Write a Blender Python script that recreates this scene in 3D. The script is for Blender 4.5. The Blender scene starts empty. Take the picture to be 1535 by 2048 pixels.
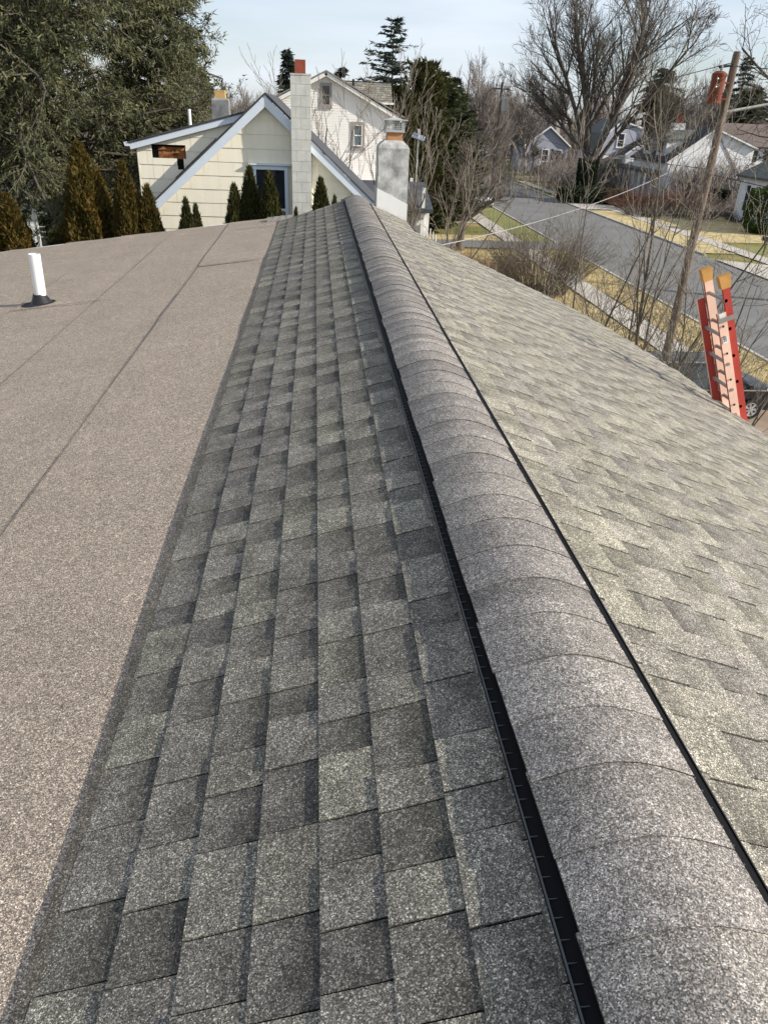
import bpy, math, random
import numpy as np
from mathutils import Matrix, Vector
sc = bpy.context.scene
C = sc.collection
# ------------------------------------------------------------------ camera
EYE = 8.7                                   # eye height above the street
cam_d = bpy.data.cameras.new('camera'); cam = bpy.data.objects.new('camera', cam_d); C.objects.link(cam)
cam_d.sensor_fit = 'VERTICAL'; cam_d.sensor_height = 36; cam_d.lens = 26.0
cam_d.clip_start = 0.05; cam_d.clip_end = 3000
Rw = ((0.99597526, -0.00563494, 0.08945131), (-0.08124287, -0.47825966, 0.87445257), (0.03785347, -0.8782004, -0.47679259))
m = Matrix.Identity(4)
for i in range(3):
    m[i][0] = Rw[i][0]; m[i][1] = -Rw[i][1]; m[i][2] = -Rw[i][2]
m[2][3] = EYE
cam.matrix_world = m
sc.camera = cam
# ------------------------------------------------------------------ sun and sky
AZ, EL = math.radians(17), math.radians(27.5)
S = Vector((math.cos(EL) * math.cos(AZ), -math.cos(EL) * math.sin(AZ), math.sin(EL)))
sl = bpy.data.lights.new('sun', 'SUN'); so = bpy.data.objects.new('sun', sl); C.objects.link(so)
sl.energy = 5.0; sl.angle = math.radians(0.6); sl.color = (1, 0.93, 0.82)
so.rotation_euler = (-S).to_track_quat('-Z', 'Y').to_euler()
w = bpy.data.worlds.new('World'); sc.world = w; w.use_nodes = True
nt = w.node_tree; nt.nodes.clear(); N = nt.nodes.new; K = nt.links.new
sky = N('ShaderNodeTexSky'); sky.sky_type = 'NISHITA'; sky.sun_disc = False
sky.sun_elevation = EL; sky.sun_rotation = math.radians(107); sky.air_density = 1.0; sky.dust_density = 0.6; sky.ozone_density = 2.6
tc = N('ShaderNodeTexCoord'); mp = N('ShaderNodeMapping'); mp.inputs['Scale'].default_value = (1.0, 1.6, 5.5)
mp.inputs['Rotation'].default_value = (0.0, 0.12, 0.5)
K(tc.outputs['Generated'], mp.inputs['Vector'])
nz = N('ShaderNodeTexNoise'); nz.inputs['Scale'].default_value = 1.5; nz.inputs['Detail'].default_value = 6; nz.inputs['Roughness'].default_value = 0.5; nz.inputs['Distortion'].default_value = 0.5
K(mp.outputs[0], nz.inputs['Vector'])
cr = N('ShaderNodeValToRGB'); cr.color_ramp.elements[0].position = 0.36; cr.color_ramp.elements[1].position = 0.68
cr.color_ramp.elements[0].color = (0.30, 0.30, 0.30, 1); cr.color_ramp.elements[1].color = (0.95, 0.92, 0.92, 1)
K(nz.outputs['Fac'], cr.inputs['Fac'])
mx = N('ShaderNodeMix'); mx.data_type = 'RGBA'; K(cr.outputs['Color'], mx.inputs[0]); K(sky.outputs[0], mx.inputs[6])
mx.inputs[7].default_value = (7.9, 8.6, 9.6, 1)
bg = N('ShaderNodeBackground'); bg.inputs['Strength'].default_value = 0.088
K(mx.outputs[2], bg.inputs['Color']); ow = N('ShaderNodeOutputWorld'); K(bg.outputs[0], ow.inputs['Surface'])
sc.view_settings.view_transform = 'Standard'; sc.view_settings.look = 'None'; sc.view_settings.exposure = 0.42; sc.view_settings.gamma = 1.0
sc.view_settings.use_curve_mapping = False
# ------------------------------------------------------------------ helpers
WL = {}
def tag(o, label=None, cat=None, group=None, kind=None):
    for k, v in (('label', label), ('category', cat), ('group', group), ('kind', kind)):
        if v: o[k] = v
    return o
def thing(name, label, cat, loc=(0, 0, 0), group=None):
    o = bpy.data.objects.new(name, None); C.objects.link(o); o.location = loc; o.empty_display_size = 0.2
    WL[o] = Vector(loc)
    return tag(o, label, cat, group)
class MB:
    def __init__(s, M=None):
        s.v = []; s.f = []; s.t = []; s.M = M; s.use_t = False
    def pt(s, p):
        p = Vector(p)
        if s.M is not None: p = s.M @ p
        s.v.append(p); return len(s.v) - 1
    def face(s, pts):
        s.f.append([s.pt(p) for p in pts]); return s
    def box(s, x0, x1, y0, y1, z0, z1):
        b = len(s.v)
        for z in (z0, z1):
            for (x, y) in ((x0, y0), (x1, y0), (x1, y1), (x0, y1)): s.pt((x, y, z))
        for q in ((3, 2, 1, 0), (4, 5, 6, 7), (0, 1, 5, 4), (1, 2, 6, 5), (2, 3, 7, 6), (3, 0, 4, 7)): s.f.append([b + i for i in q])
        return s
    def prism(s, poly, ext):
        """closed polygon (3D points) extruded by a vector"""
        n = len(poly); b = len(s.v); e = Vector(ext)
        for p in poly: s.pt(p)
        for p in poly: s.pt(Vector(p) + e)
        s.f.append([b + i for i in range(n)][::-1]); s.f.append([b + n + i for i in range(n)])
        for i in range(n): j = (i + 1) % n; s.f.append([b + i, b + j, b + n + j, b + n + i])
        return s
    def tube(s, p0, p1, r0, r1=None, n=8, cap=True):
        r1 = r0 if r1 is None else r1
        p0 = Vector(p0); p1 = Vector(p1); d = (p1 - p0).normalized()
        a = d.orthogonal().normalized(); c = d.cross(a); b = len(s.v)
        for p, r in ((p0, r0), (p1, r1)):
            for i in range(n):
                t = 2 * math.pi * i / n; s.pt(p + a * (r * math.cos(t)) + c * (r * math.sin(t)))
        for i in range(n): j = (i + 1) % n; s.f.append([b + i, b + j, b + n + j, b + n + i])
        if cap: s.f.append([b + i for i in range(n)][::-1]); s.f.append([b + n + i for i in range(n)])
        return s
    def path(s, pts, r, n=6):
        for a, b in zip(pts, pts[1:]): s.tube(a, b, r, r, n)
        return s
    def lathe(s, base, axis, prof, n=16):
        """prof: list of (distance along axis, radius)"""
        base = Vector(base); d = Vector(axis).normalized(); a = d.orthogonal().normalized(); c = d.cross(a); b = len(s.v)
        for (h, r) in prof:
            for i in range(n):
                t = 2 * math.pi * i / n; s.pt(base + d * h + a * (r * math.cos(t)) + c * (r * math.sin(t)))
        for k in range(len(prof) - 1):
            for i in range(n): j = (i + 1) % n; s.f.append([b + k * n + i, b + k * n + j, b + (k + 1) * n + j, b + (k + 1) * n + i])
        s.f.append([b + i for i in range(n)][::-1]); s.f.append([b + (len(prof) - 1) * n + i for i in range(n)])
        return s
    def slab(s, q, tone=None):
        """8 points: 4 bottom, 4 top; tone = per top vertex rgba list or one rgba"""
        b = len(s.v)
        for p in q: s.pt(p)
        for f in ((3, 2, 1, 0), (4, 5, 6, 7), (0, 1, 5, 4), (1, 2, 6, 5), (2, 3, 7, 6), (3, 0, 4, 7)): s.f.append([b + i for i in f])
        if tone is not None:
            s.use_t = True
            while len(s.t) < b: s.t.append((1, .5, 0, 0))
            s.t += tone
        return s
    def build(s, name, mat, parent=None, smooth=False, kind=None, label=None, loc=None):
        base = WL[parent] if parent is not None else Vector(loc or (0, 0, 0))
        me = bpy.data.meshes.new(name)
        me.from_pydata([tuple(p - base) for p in s.v], [], s.f)
        if s.use_t:
            while len(s.t) < len(s.v): s.t.append((1, .5, 0, 0))
            at = me.attributes.new('tone', 'FLOAT_COLOR', 'POINT'); at.data.foreach_set('color', np.array(s.t, dtype=np.float32).ravel())
        me.materials.append(mat)
        if smooth: me.polygons.foreach_set('use_smooth', [True] * len(me.polygons))
        me.update()
        o = bpy.data.objects.new(name, me); C.objects.link(o)
        if parent is not None: o.parent = parent
        else: o.location = base
        WL[o] = base
        if kind: o['kind'] = kind
        if label: o['label'] = label
        return o
def copy_tree(o, parent=None, loc=None):
    c = o.copy(); C.objects.link(c)
    if parent is not None: c.parent = parent
    if loc is not None: c.location = loc
    for ch in list(o.children): copy_tree(ch, c)
    return c
# ------------------------------------------------------------------ materials
def mat(name, col, rough=0.8, var=0.12, scale=4.0, col2=None, bump=0.0, bscale=None, metal=0.0, spec=0.3, stretch=None, detail=5, coat=0.0):
    M = bpy.data.materials.new(name); M.use_nodes = True; t = M.node_tree; P = t.nodes['Principled BSDF']
    P.inputs['Roughness'].default_value = rough; P.inputs['Metallic'].default_value = metal
    P.inputs['Specular IOR Level'].default_value = spec; P.inputs['Coat Weight'].default_value = coat
    c2 = col2 or tuple(c * (1 - 2.2 * var) for c in col)
    tcn = t.nodes.new('ShaderNodeTexCoord'); mpn = t.nodes.new('ShaderNodeMapping')
    if stretch: mpn.inputs['Scale'].default_value = stretch
    t.links.new(tcn.outputs['Object'], mpn.inputs['Vector'])
    n = t.nodes.new('ShaderNodeTexNoise'); n.inputs['Scale'].default_value = scale; n.inputs['Detail'].default_value = detail; n.inputs['Roughness'].default_value = 0.62
    t.links.new(mpn.outputs[0], n.inputs['Vector'])
    r = t.nodes.new('ShaderNodeValToRGB'); r.color_ramp.elements[0].position = 0.3; r.color_ramp.elements[1].position = 0.7
    r.color_ramp.elements[0].color = (*c2, 1); r.color_ramp.elements[1].color = (*col, 1)
    t.links.new(n.outputs['Fac'], r.inputs['Fac']); t.links.new(r.outputs[0], P.inputs['Base Color'])
    if bump:
        nb = t.nodes.new('ShaderNodeTexNoise'); nb.inputs['Scale'].default_value = bscale or scale * 6; nb.inputs['Detail'].default_value = 6
        t.links.new(mpn.outputs[0], nb.inputs['Vector'])
        b = t.nodes.new('ShaderNodeBump'); b.inputs['Strength'].default_value = min(1, bump * 10); b.inputs['Distance'].default_value = bump
        t.links.new(nb.outputs['Fac'], b.inputs['Height']); t.links.new(b.outputs[0], P.inputs['Normal'])
    return M
def granule_mat(name, cA, cB, dark=0.55, gmin=0.30, gmax=3.2, bump=0.0012, tone=True, big=0.15, sparkle=0.9, clump=0.22):
    """mineral granules: per-granule colours in three sizes, tone attribute r=brightness g=hue b=height in the course a=printed band strength"""
    M = bpy.data.materials.new(name); M.use_nodes = True; t = M.node_tree; P = t.nodes['Principled BSDF']; L = t.links.new; NN = t.nodes.new
    P.inputs['Roughness'].default_value = 0.82; P.inputs['Specular IOR Level'].default_value = 0.35
    tcn = NN('ShaderNodeTexCoord')
    def gran(scale, stops):
        v = NN('ShaderNodeTexVoronoi'); v.inputs['Scale'].default_value = scale; L(tcn.outputs['Object'], v.inputs['Vector'])
        sp = NN('ShaderNodeSeparateColor'); L(v.outputs['Color'], sp.inputs[0])
        r = NN('ShaderNodeMapRange'); r.interpolation_type = 'LINEAR'
        cr = NN('ShaderNodeFloatCurve'); c = cr.mapping.curves[0]
        c.points[0].location = (0, stops[0][1]); c.points[-1].location = (1, stops[-1][1])
        for x, y in stops[1:-1]: c.points.new(x, y)
        cr.mapping.update(); L(sp.outputs['Red'], cr.inputs['Value']); return cr, v, sp
    def mul(a, b):
        q = NN('ShaderNodeMath'); q.operation = 'MULTIPLY'
        for i, x in enumerate((a, b)):
            if isinstance(x, (int, float)): q.inputs[i].default_value = x
            else: L(x, q.inputs[i])
        return q.outputs[0]
    g1, v1, sp1 = gran(420, [(0, 0.06), (0.5, 0.18), (0.82, 0.34), (0.93, 0.60 * sparkle), (1, 1.0 * sparkle)])
    f = mul(g1.outputs[0], 3.6)
    g2, _, _ = gran(150, [(0, 0.60), (0.5, 0.74), (1, 0.98)]); f = mul(f, mul(g2.outputs[0], 1.3))
    g3, _, _ = gran(48, [(0, 0.74), (0.5, 0.8), (1, 0.9)]); f = mul(f, mul(g3.outputs[0], 1.24))
    nb = NN('ShaderNodeTexNoise'); nb.inputs['Scale'].default_value = 2.2; nb.inputs['Detail'].default_value = 5; L(tcn.outputs['Object'], nb.inputs['Vector'])
    mr = NN('ShaderNodeMapRange'); mr.inputs['From Min'].default_value = 0.3; mr.inputs['From Max'].default_value = 0.7; mr.inputs['To Min'].default_value = 1 - big; mr.inputs['To Max'].default_value = 1 + big
    L(nb.outputs['Fac'], mr.inputs['Value']); f = mul(f, mr.outputs[0])
    nb2 = NN('ShaderNodeTexNoise'); nb2.inputs['Scale'].default_value = 11; nb2.inputs['Detail'].default_value = 4; L(tcn.outputs['Object'], nb2.inputs['Vector'])
    mr2 = NN('ShaderNodeMapRange'); mr2.inputs['From Min'].default_value = 0.32; mr2.inputs['From Max'].default_value = 0.68; mr2.inputs['To Min'].default_value = 1 - clump; mr2.inputs['To Max'].default_value = 1 + clump
    L(nb2.outputs['Fac'], mr2.inputs['Value']); f = mul(f, mr2.outputs[0])
    hue = NN('ShaderNodeMix'); hue.data_type = 'RGBA'; hue.inputs[6].default_value = (*cA, 1); hue.inputs[7].default_value = (*cB, 1)
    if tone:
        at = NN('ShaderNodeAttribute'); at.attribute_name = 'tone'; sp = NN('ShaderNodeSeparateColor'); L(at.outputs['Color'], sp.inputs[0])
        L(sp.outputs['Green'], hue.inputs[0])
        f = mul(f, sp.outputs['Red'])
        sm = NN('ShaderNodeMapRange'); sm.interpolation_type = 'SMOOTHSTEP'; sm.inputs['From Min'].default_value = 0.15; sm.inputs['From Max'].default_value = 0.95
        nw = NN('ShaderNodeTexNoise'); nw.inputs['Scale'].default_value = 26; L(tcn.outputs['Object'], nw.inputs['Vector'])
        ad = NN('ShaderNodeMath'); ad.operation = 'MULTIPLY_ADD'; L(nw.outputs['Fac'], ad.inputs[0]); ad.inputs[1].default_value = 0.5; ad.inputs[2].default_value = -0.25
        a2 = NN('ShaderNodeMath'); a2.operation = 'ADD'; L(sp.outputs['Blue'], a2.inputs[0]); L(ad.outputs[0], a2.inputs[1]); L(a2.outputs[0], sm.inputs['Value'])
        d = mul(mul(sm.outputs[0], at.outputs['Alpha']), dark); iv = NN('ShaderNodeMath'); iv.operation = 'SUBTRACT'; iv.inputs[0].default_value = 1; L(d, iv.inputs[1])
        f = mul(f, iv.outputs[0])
    else:
        L(nb.outputs['Fac'], hue.inputs[0])
    # granules also differ in hue: some creamy, some bluish
    h2 = NN('ShaderNodeMix'); h2.data_type = 'RGBA'; h2.inputs[6].default_value = (1.05, 1.0, 0.92, 1); h2.inputs[7].default_value = (0.96, 0.99, 1.03, 1); L(sp1.outputs['Green'], h2.inputs[0])
    m1 = NN('ShaderNodeMix'); m1.data_type = 'RGBA'; m1.blend_type = 'MULTIPLY'; m1.inputs[0].default_value = 1; L(hue.outputs[2], m1.inputs[6]); L(h2.outputs[2], m1.inputs[7])
    m2 = NN('ShaderNodeVectorMath'); m2.operation = 'SCALE'; L(m1.outputs[2], m2.inputs[0]); L(f, m2.inputs['Scale'])
    L(m2.outputs[0], P.inputs['Base Color'])
    bn = NN('ShaderNodeTexNoise'); bn.inputs['Scale'].default_value = 260; bn.inputs['Detail'].default_value = 3; L(tcn.outputs['Object'], bn.inputs['Vector'])
    bb = NN('ShaderNodeBump'); bb.inputs['Strength'].default_value = 0.5; bb.inputs['Distance'].default_value = bump; L(bn.outputs['Fac'], bb.inputs['Height']); L(bb.outputs[0], P.inputs['Normal'])
    return M
def foliage_mat(name, col, col2, rough=0.7, scale=3.0, trans=0.25):
    M = bpy.data.materials.new(name); M.use_nodes = True; t = M.node_tree; P = t.nodes['Principled BSDF']; L = t.links.new
    P.inputs['Roughness'].default_value = rough; P.inputs['Specular IOR Level'].default_value = 0.25
    tcn = t.nodes.new('ShaderNodeTexCoord'); n = t.nodes.new('ShaderNodeTexNoise'); n.inputs['Scale'].default_value = scale; n.inputs['Detail'].default_value = 8; n.inputs['Roughness'].default_value = 0.75
    L(tcn.outputs['Object'], n.inputs['Vector'])
    r = t.nodes.new('ShaderNodeValToRGB'); r.color_ramp.elements[0].position = 0.36; r.color_ramp.elements[1].position = 0.64
    r.color_ramp.elements[0].color = (*col2, 1); r.color_ramp.elements[1].color = (*col, 1); L(n.outputs['Fac'], r.inputs['Fac'])
    L(r.outputs[0], P.inputs['Base Color'])
    tr = t.nodes.new('ShaderNodeBsdfTranslucent'); L(r.outputs[0], tr.inputs['Color']); ms = t.nodes.new('ShaderNodeMixShader'); ms.inputs[0].default_value = trans
    o = t.nodes['Material Output']; L(P.outputs[0], ms.inputs[1]); L(tr.outputs[0], ms.inputs[2]); L(ms.outputs[0], o.inputs['Surface'])
    return M
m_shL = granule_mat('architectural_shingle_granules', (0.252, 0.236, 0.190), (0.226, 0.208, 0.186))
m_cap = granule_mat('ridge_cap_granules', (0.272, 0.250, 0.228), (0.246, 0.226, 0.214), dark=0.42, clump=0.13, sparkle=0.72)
m_mem = granule_mat('tan_roll_roofing_granules', (0.375, 0.312, 0.252), (0.345, 0.285, 0.235), tone=False, big=0.09, sparkle=0.8, clump=0.04)
m_under = mat('dark_asphalt_edge', (0.03, 0.03, 0.032), 0.9, bump=0.002, bscale=200)
m_lap_shade = mat('brown_lap_shade', (0.10, 0.08, 0.07), 0.9)  # shadow tone for the strips along the membrane laps
m_black = mat('black_vent_plastic_and_shade', (0.006, 0.006, 0.007), 0.6, spec=0.1)
m_lip = mat('grey_vent_lip', (0.10, 0.11, 0.115), 0.5)
m_white = mat('white_paint', (0.80, 0.80, 0.78), 0.55, var=0.05, scale=3, bump=0.001, bscale=30)
m_trim = mat('pale_blue_white_trim', (0.66, 0.72, 0.80), 0.45, var=0.04)
m_pvc = mat('white_pvc', (0.82, 0.82, 0.80), 0.35, var=0.03)
m_rubber = mat('black_rubber', (0.02, 0.02, 0.022), 0.45)
m_cream = mat('cream_painted_siding', (0.86, 0.80, 0.65), 0.7, var=0.06, scale=1.2, col2=(0.79, 0.735, 0.60), bump=0.003, bscale=60, stretch=(6, 6, 0.8))
m_sheath = mat('dark_torn_sheathing', (0.50, 0.21, 0.075), 0.95, scale=4.2, col2=(0.012, 0.008, 0.006), stretch=(1, 1, 1.8), bump=0.02)
m_glass = mat('dark_window_glass', (0.03, 0.035, 0.045), 0.06, var=0.3, scale=1.5, spec=0.8)
m_glassb = mat('pale_window_glass', (0.16, 0.22, 0.25), 0.1, var=0.3, scale=1.2, spec=0.8)
m_roofd = mat('dark_grey_roof', (0.075, 0.08, 0.09), 0.9, scale=2.5, var=0.2, bump=0.01)
m_roofg = mat('worn_grey_roof', (0.13, 0.14, 0.13), 0.9, scale=2, var=0.2, bump=0.01)
m_roofb = mat('brown_grey_roof', (0.16, 0.125, 0.11), 0.9, scale=2, var=0.15, bump=0.01)
m_roofm = mat('mid_grey_shingles', (0.27, 0.255, 0.24), 0.9, scale=9, var=0.15, bump=0.01)
m_stucco = mat('weathered_chimney_stucco', (0.60, 0.60, 0.58), 0.92, scale=6.5, col2=(0.20, 0.20, 0.195), bump=0.02, bscale=30, detail=9)
m_block = mat('pale_chimney_block', (0.60, 0.595, 0.55), 0.9, scale=5, col2=(0.46, 0.46, 0.43), bump=0.008, bscale=60)
m_mortar = mat('chimney_mortar', (0.50, 0.50, 0.46), 0.9, scale=6)
m_soot_shade = mat('soot_and_shade_stucco', (0.30, 0.31, 0.31), 0.92, scale=4, col2=(0.10, 0.10, 0.10), bump=0.01, detail=9)  # stucco of the rear chimney, also the painted shade beside the shaft
m_tile = mat('red_clay_flue', (0.30, 0.075, 0.045), 0.8, scale=6, var=0.15)
m_tileo = mat('orange_clay_flue', (0.50, 0.25, 0.12), 0.8, scale=6, var=0.15)
m_tiley = mat('yellow_clay_flue', (0.62, 0.40, 0.16), 0.8, scale=6, var=0.15)
m_galv = mat('galvanised_metal', (0.55, 0.56, 0.55), 0.45, var=0.08, metal=0.4)
m_siding = mat('white_clapboard', (0.80, 0.775, 0.74), 0.6, var=0.04, scale=1.5, col2=(0.72, 0.69, 0.655))
m_sidingw = mat('bright_white_clapboard', (0.78, 0.79, 0.80), 0.6, var=0.05, scale=1.5)
m_blue = mat('lavender_grey_clapboard', (0.40, 0.415, 0.49), 0.6, var=0.06, scale=1.5)
m_taupe = mat('taupe_trim', (0.33, 0.29, 0.27), 0.7, var=0.1)
m_shutter = mat('dark_blue_shutter', (0.02, 0.03, 0.06), 0.5)
m_bark = mat('grey_brown_bark', (0.155, 0.13, 0.105), 0.95, scale=9, col2=(0.06, 0.05, 0.04), bump=0.02, stretch=(1, 1, 0.25))
m_barkd = mat('dark_bark', (0.115, 0.097, 0.082), 0.95, scale=8, col2=(0.05, 0.043, 0.036), bump=0.02, stretch=(1, 1, 0.25))
m_barkp = mat('pale_twig_bark', (0.34, 0.30, 0.25), 0.9, scale=9, col2=(0.11, 0.09, 0.07), bump=0.01)
m_twig = mat('far_twig_bark', (0.29, 0.25, 0.225), 0.95, scale=1.5, col2=(0.17, 0.145, 0.13))
m_twigr = mat('reddish_twig_bark', (0.15, 0.075, 0.05), 0.95, scale=3, col2=(0.085, 0.045, 0.03))
m_twigt = mat('tan_dry_stem', (0.36, 0.25, 0.14), 0.95, scale=3, col2=(0.20, 0.13, 0.08))
m_arb = foliage_mat('bronzed_arborvitae', (0.135, 0.088, 0.016), (0.034, 0.034, 0.009), scale=2.6)
m_arbg = foliage_mat('green_arborvitae', (0.075, 0.070, 0.018), (0.026, 0.032, 0.010), scale=2.6)
m_hem = foliage_mat('hemlock_needles', (0.19, 0.185, 0.09), (0.06, 0.075, 0.038), scale=1.6)
m_ivy = foliage_mat('dark_ivy', (0.025, 0.042, 0.016), (0.012, 0.022, 0.010), scale=4)
m_spruce = foliage_mat('dark_spruce_needles', (0.045, 0.062, 0.045), (0.02, 0.03, 0.022), scale=1.5)
m_pine = foliage_mat('olive_pine_needles', (0.085, 0.095, 0.042), (0.03, 0.04, 0.02), scale=0.8)
m_box = foliage_mat('clipped_evergreen', (0.028, 0.045, 0.018), (0.014, 0.024, 0.010), scale=3)
m_boxg = foliage_mat('bright_evergreen', (0.075, 0.12, 0.02), (0.035, 0.06, 0.012), scale=3)
m_asph = mat('old_asphalt', (0.185, 0.183, 0.18), 0.9, scale=0.35, col2=(0.135, 0.135, 0.134), bump=0.01, bscale=40, detail=9)
m_conc = mat('concrete_paving', (0.50, 0.46, 0.41), 0.9, scale=0.8, col2=(0.38, 0.35, 0.31), bump=0.005, detail=8)
m_brownd = mat('brown_dirt_drive', (0.33, 0.25, 0.18), 0.95, scale=1.2, col2=(0.24, 0.18, 0.13), bump=0.01)
m_pole = mat('weathered_pole_wood', (0.235, 0.18, 0.14), 0.9, scale=16, col2=(0.085, 0.062, 0.048), bump=0.01, stretch=(1, 1, 0.08))
m_rust = mat('rusty_transformer', (0.21, 0.055, 0.026), 0.75, scale=5, col2=(0.11, 0.028, 0.015), bump=0.004, stretch=(3, 3, 0.6))
m_wire = mat('dark_wire', (0.02, 0.02, 0.02), 0.6); m_wirel = mat('pale_cable', (0.36, 0.36, 0.35), 0.5)
m_porc = mat('grey_porcelain', (0.35, 0.36, 0.36), 0.3)
m_carb = mat('near_black_car_paint', (0.012, 0.014, 0.018), 0.3, spec=0.4, coat=0.25, var=0.05)
m_carw = mat('white_car_paint', (0.75, 0.76, 0.78), 0.3, coat=0.5, var=0.03)
m_chrome = mat('chrome_strip', (0.75, 0.76, 0.78), 0.2, metal=1.0, var=0.03)
m_alloy = mat('silver_alloy', (0.62, 0.63, 0.65), 0.35, metal=0.5, var=0.05)
m_cglass = mat('tinted_car_glass', (0.03, 0.045, 0.055), 0.04, spec=0.9, var=0.1)
m_fibr = mat('pale_orange_fibreglass', (0.95, 0.63, 0.49), 0.6, scale=4, var=0.08)  # paler of the two rail colours
m_fibd = mat('red_orange_fibreglass', (0.50, 0.065, 0.05), 0.5, scale=4, var=0.1)
m_alu = mat('brushed_aluminium', (0.40, 0.38, 0.37), 0.4, metal=0.5, var=0.12)
m_mitt = mat('tan_ladder_cover', (0.66, 0.36, 0.11), 0.85, scale=10, col2=(0.48, 0.24, 0.07), bump=0.003)
m_stick = mat('white_sticker', (0.78, 0.78, 0.78), 0.5, var=0.03)
m_ink = mat('dark_print', (0.03, 0.03, 0.03), 0.6)
m_solar = mat('solar_cell_blue', (0.20, 0.24, 0.31), 0.3, spec=0.8)
# ------------------------------------------------------------------ ground
def ground_mat():
    M = bpy.data.materials.new('winter_lawn'); M.use_nodes = True; t = M.node_tree; P = t.nodes['Principled BSDF']; L = t.links.new; NN = t.nodes.new
    P.inputs['Roughness'].default_value = 1; P.inputs['Specular IOR Level'].default_value = 0.1
    tcn = NN('ShaderNodeTexCoord')
    a = NN('ShaderNodeTexNoise'); a.inputs['Scale'].default_value = 0.16; a.inputs['Detail'].default_value = 8; a.inputs['Roughness'].default_value = 0.6; L(tcn.outputs['Object'], a.inputs['Vector'])
    r = NN('ShaderNodeValToRGB'); e = r.color_ramp.elements; e[0].position = 0.40; e[0].color = (0.10, 0.125, 0.035, 1); e[1].position = 0.64; e[1].color = (0.35, 0.26, 0.12, 1)
    x = e.new(0.50); x.color = (0.20, 0.185, 0.065, 1); L(a.outputs['Fac'], r.inputs['Fac'])
    b = NN('ShaderNodeTexNoise'); b.inputs['Scale'].default_value = 7; b.inputs['Detail'].default_value = 9; b.inputs['Roughness'].default_value = 0.8; L(tcn.outputs['Object'], b.inputs['Vector'])
    q = NN('ShaderNodeMapRange'); q.inputs['From Min'].default_value = 0.3; q.inputs['From Max'].default_value = 0.7; q.inputs['To Min'].default_value = 0.6; q.inputs['To Max'].default_value = 1.35; L(b.outputs['Fac'], q.inputs['Value'])
    s = NN('ShaderNodeVectorMath'); s.operation = 'SCALE'; L(r.outputs[0], s.inputs[0]); L(q.outputs[0], s.inputs['Scale']); L(s.outputs[0], P.inputs['Base Color'])
    bb = NN('ShaderNodeBump'); bb.inputs['Distance'].default_value = 0.05; L(b.outputs['Fac'], bb.inputs['Height']); L(bb.outputs[0], P.inputs['Normal'])
    return M
m_lawn = ground_mat()
m_tan = mat('dormant_tan_grass', (0.60, 0.47, 0.25), 1.0, scale=1.1, col2=(0.27, 0.23, 0.11), bump=0.04, bscale=9, detail=9)
m_leaf = mat('leaf_litter', (0.20, 0.14, 0.095), 1.0, scale=1.4, col2=(0.10, 0.075, 0.05), bump=0.04, bscale=9, detail=9)
m_green = mat('green_lawn', (0.155, 0.185, 0.05), 1.0, scale=.7, col2=(0.23, 0.20, 0.085), bump=0.03, bscale=9, detail=9)
rs = random.Random(99)
def sheet(name, poly, z, mt):
    if mt in (m_tan, m_green, m_leaf):
        out = []
        for i in range(len(poly)):
            a, b = poly[i], poly[(i + 1) % len(poly)]; l_ = math.dist(a, b); n = max(1, min(60, int(l_ / 0.9)))
            for k in range(n): t = k / n; j = .16 if mt is not m_leaf else .4; out.append((a[0] + (b[0] - a[0]) * t + rs.uniform(-j, j) * (k > 0), a[1] + (b[1] - a[1]) * t + rs.uniform(-j, j) * (k > 0)))
        poly = out
    o = MB().face([(x, y, z) for x, y in poly]).build(name, mt); o['kind'] = 'structure'; return o
def kerbed(name, x0, x1, y0, y1, z0, z1, mt):
    o = MB().box(x0, x1, y0, y1, z0, z1).build(name, mt); o['kind'] = 'structure'; return o
g = MB().face([(-900, -300, 0), (900, -300, 0), (900, 1200, 0), (-900, 1200, 0)]).build('ground', m_lawn); g['kind'] = 'structure'
sheet('road', [(18.9, -60), (29.1, -60), (29.1, 122), (32, 128), (32, 400), (19.2, 400), (19.2, 140), (16, 138), (-120, 150), (-120, 106), (10, 100), (15, 97), (18.9, 90)], 0.004, m_asph)
kerbed('kerb', 18.75, 18.9, -60, 56.3, 0, 0.12, m_conc); kerbed('kerb', 18.75, 18.9, 60.2, 90, 0, 0.12, m_conc)
kerbed('kerb', 29.1, 29.25, -60, 45.5, 0, 0.12, m_conc); kerbed('kerb', 29.1, 29.25, 56, 84, 0, 0.12, m_conc); kerbed('kerb', 29.1, 29.25, 91, 122, 0, 0.12, m_conc)
# near side: verge, sidewalk, yard strips
sheet('grass_verge', [(16.3, -60), (18.75, -60), (18.75, 56.3), (16.3, 56.3)], 0.06, m_tan)
sheet('grass_verge', [(16.3, 60.2), (18.75, 60.2), (18.75, 90), (16.3, 92)], 0.06, m_green)
def walk_slabs(name, x0, x1, y0, y1, n, z=0.07):
    base = kerbed(name, x0, x1, y0, y1, 0.0, z - 0.015, m_under)
    d = (y1 - y0) / n
    for i in range(n):
        rz = random.uniform(-0.006, 0.006)
        MB().box(x0, x1, y0 + i * d + 0.006, y0 + (i + 1) * d - 0.006, z - 0.012, z + 0.004 + rz).build('slab', m_conc, base)
random.seed(5)
walk_slabs('sidewalk', 14.7, 16.2, 20, 95, 50)
kerbed('sidewalk', 14.7, 16.2, -60, 19.98, 0.0, 0.07, m_conc)
walk_slabs('far_sidewalk', 32.2, 33.7, 46, 88, 28)
kerbed('far_sidewalk', 32.2, 33.7, -60, 45.9, 0.0, 0.07, m_conc)
walk_slabs('far_sidewalk', 30.4, 31.8, 92, 121, 20)
sheet('grass_verge', [(29.25, 57), (32.1, 57), (32.1, 84), (29.25, 84)], 0.062, m_tan)
sheet('grass_verge', [(29.25, -60), (32.1, -60), (32.1, 44), (29.25, 44)], 0.062, m_tan)
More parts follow.
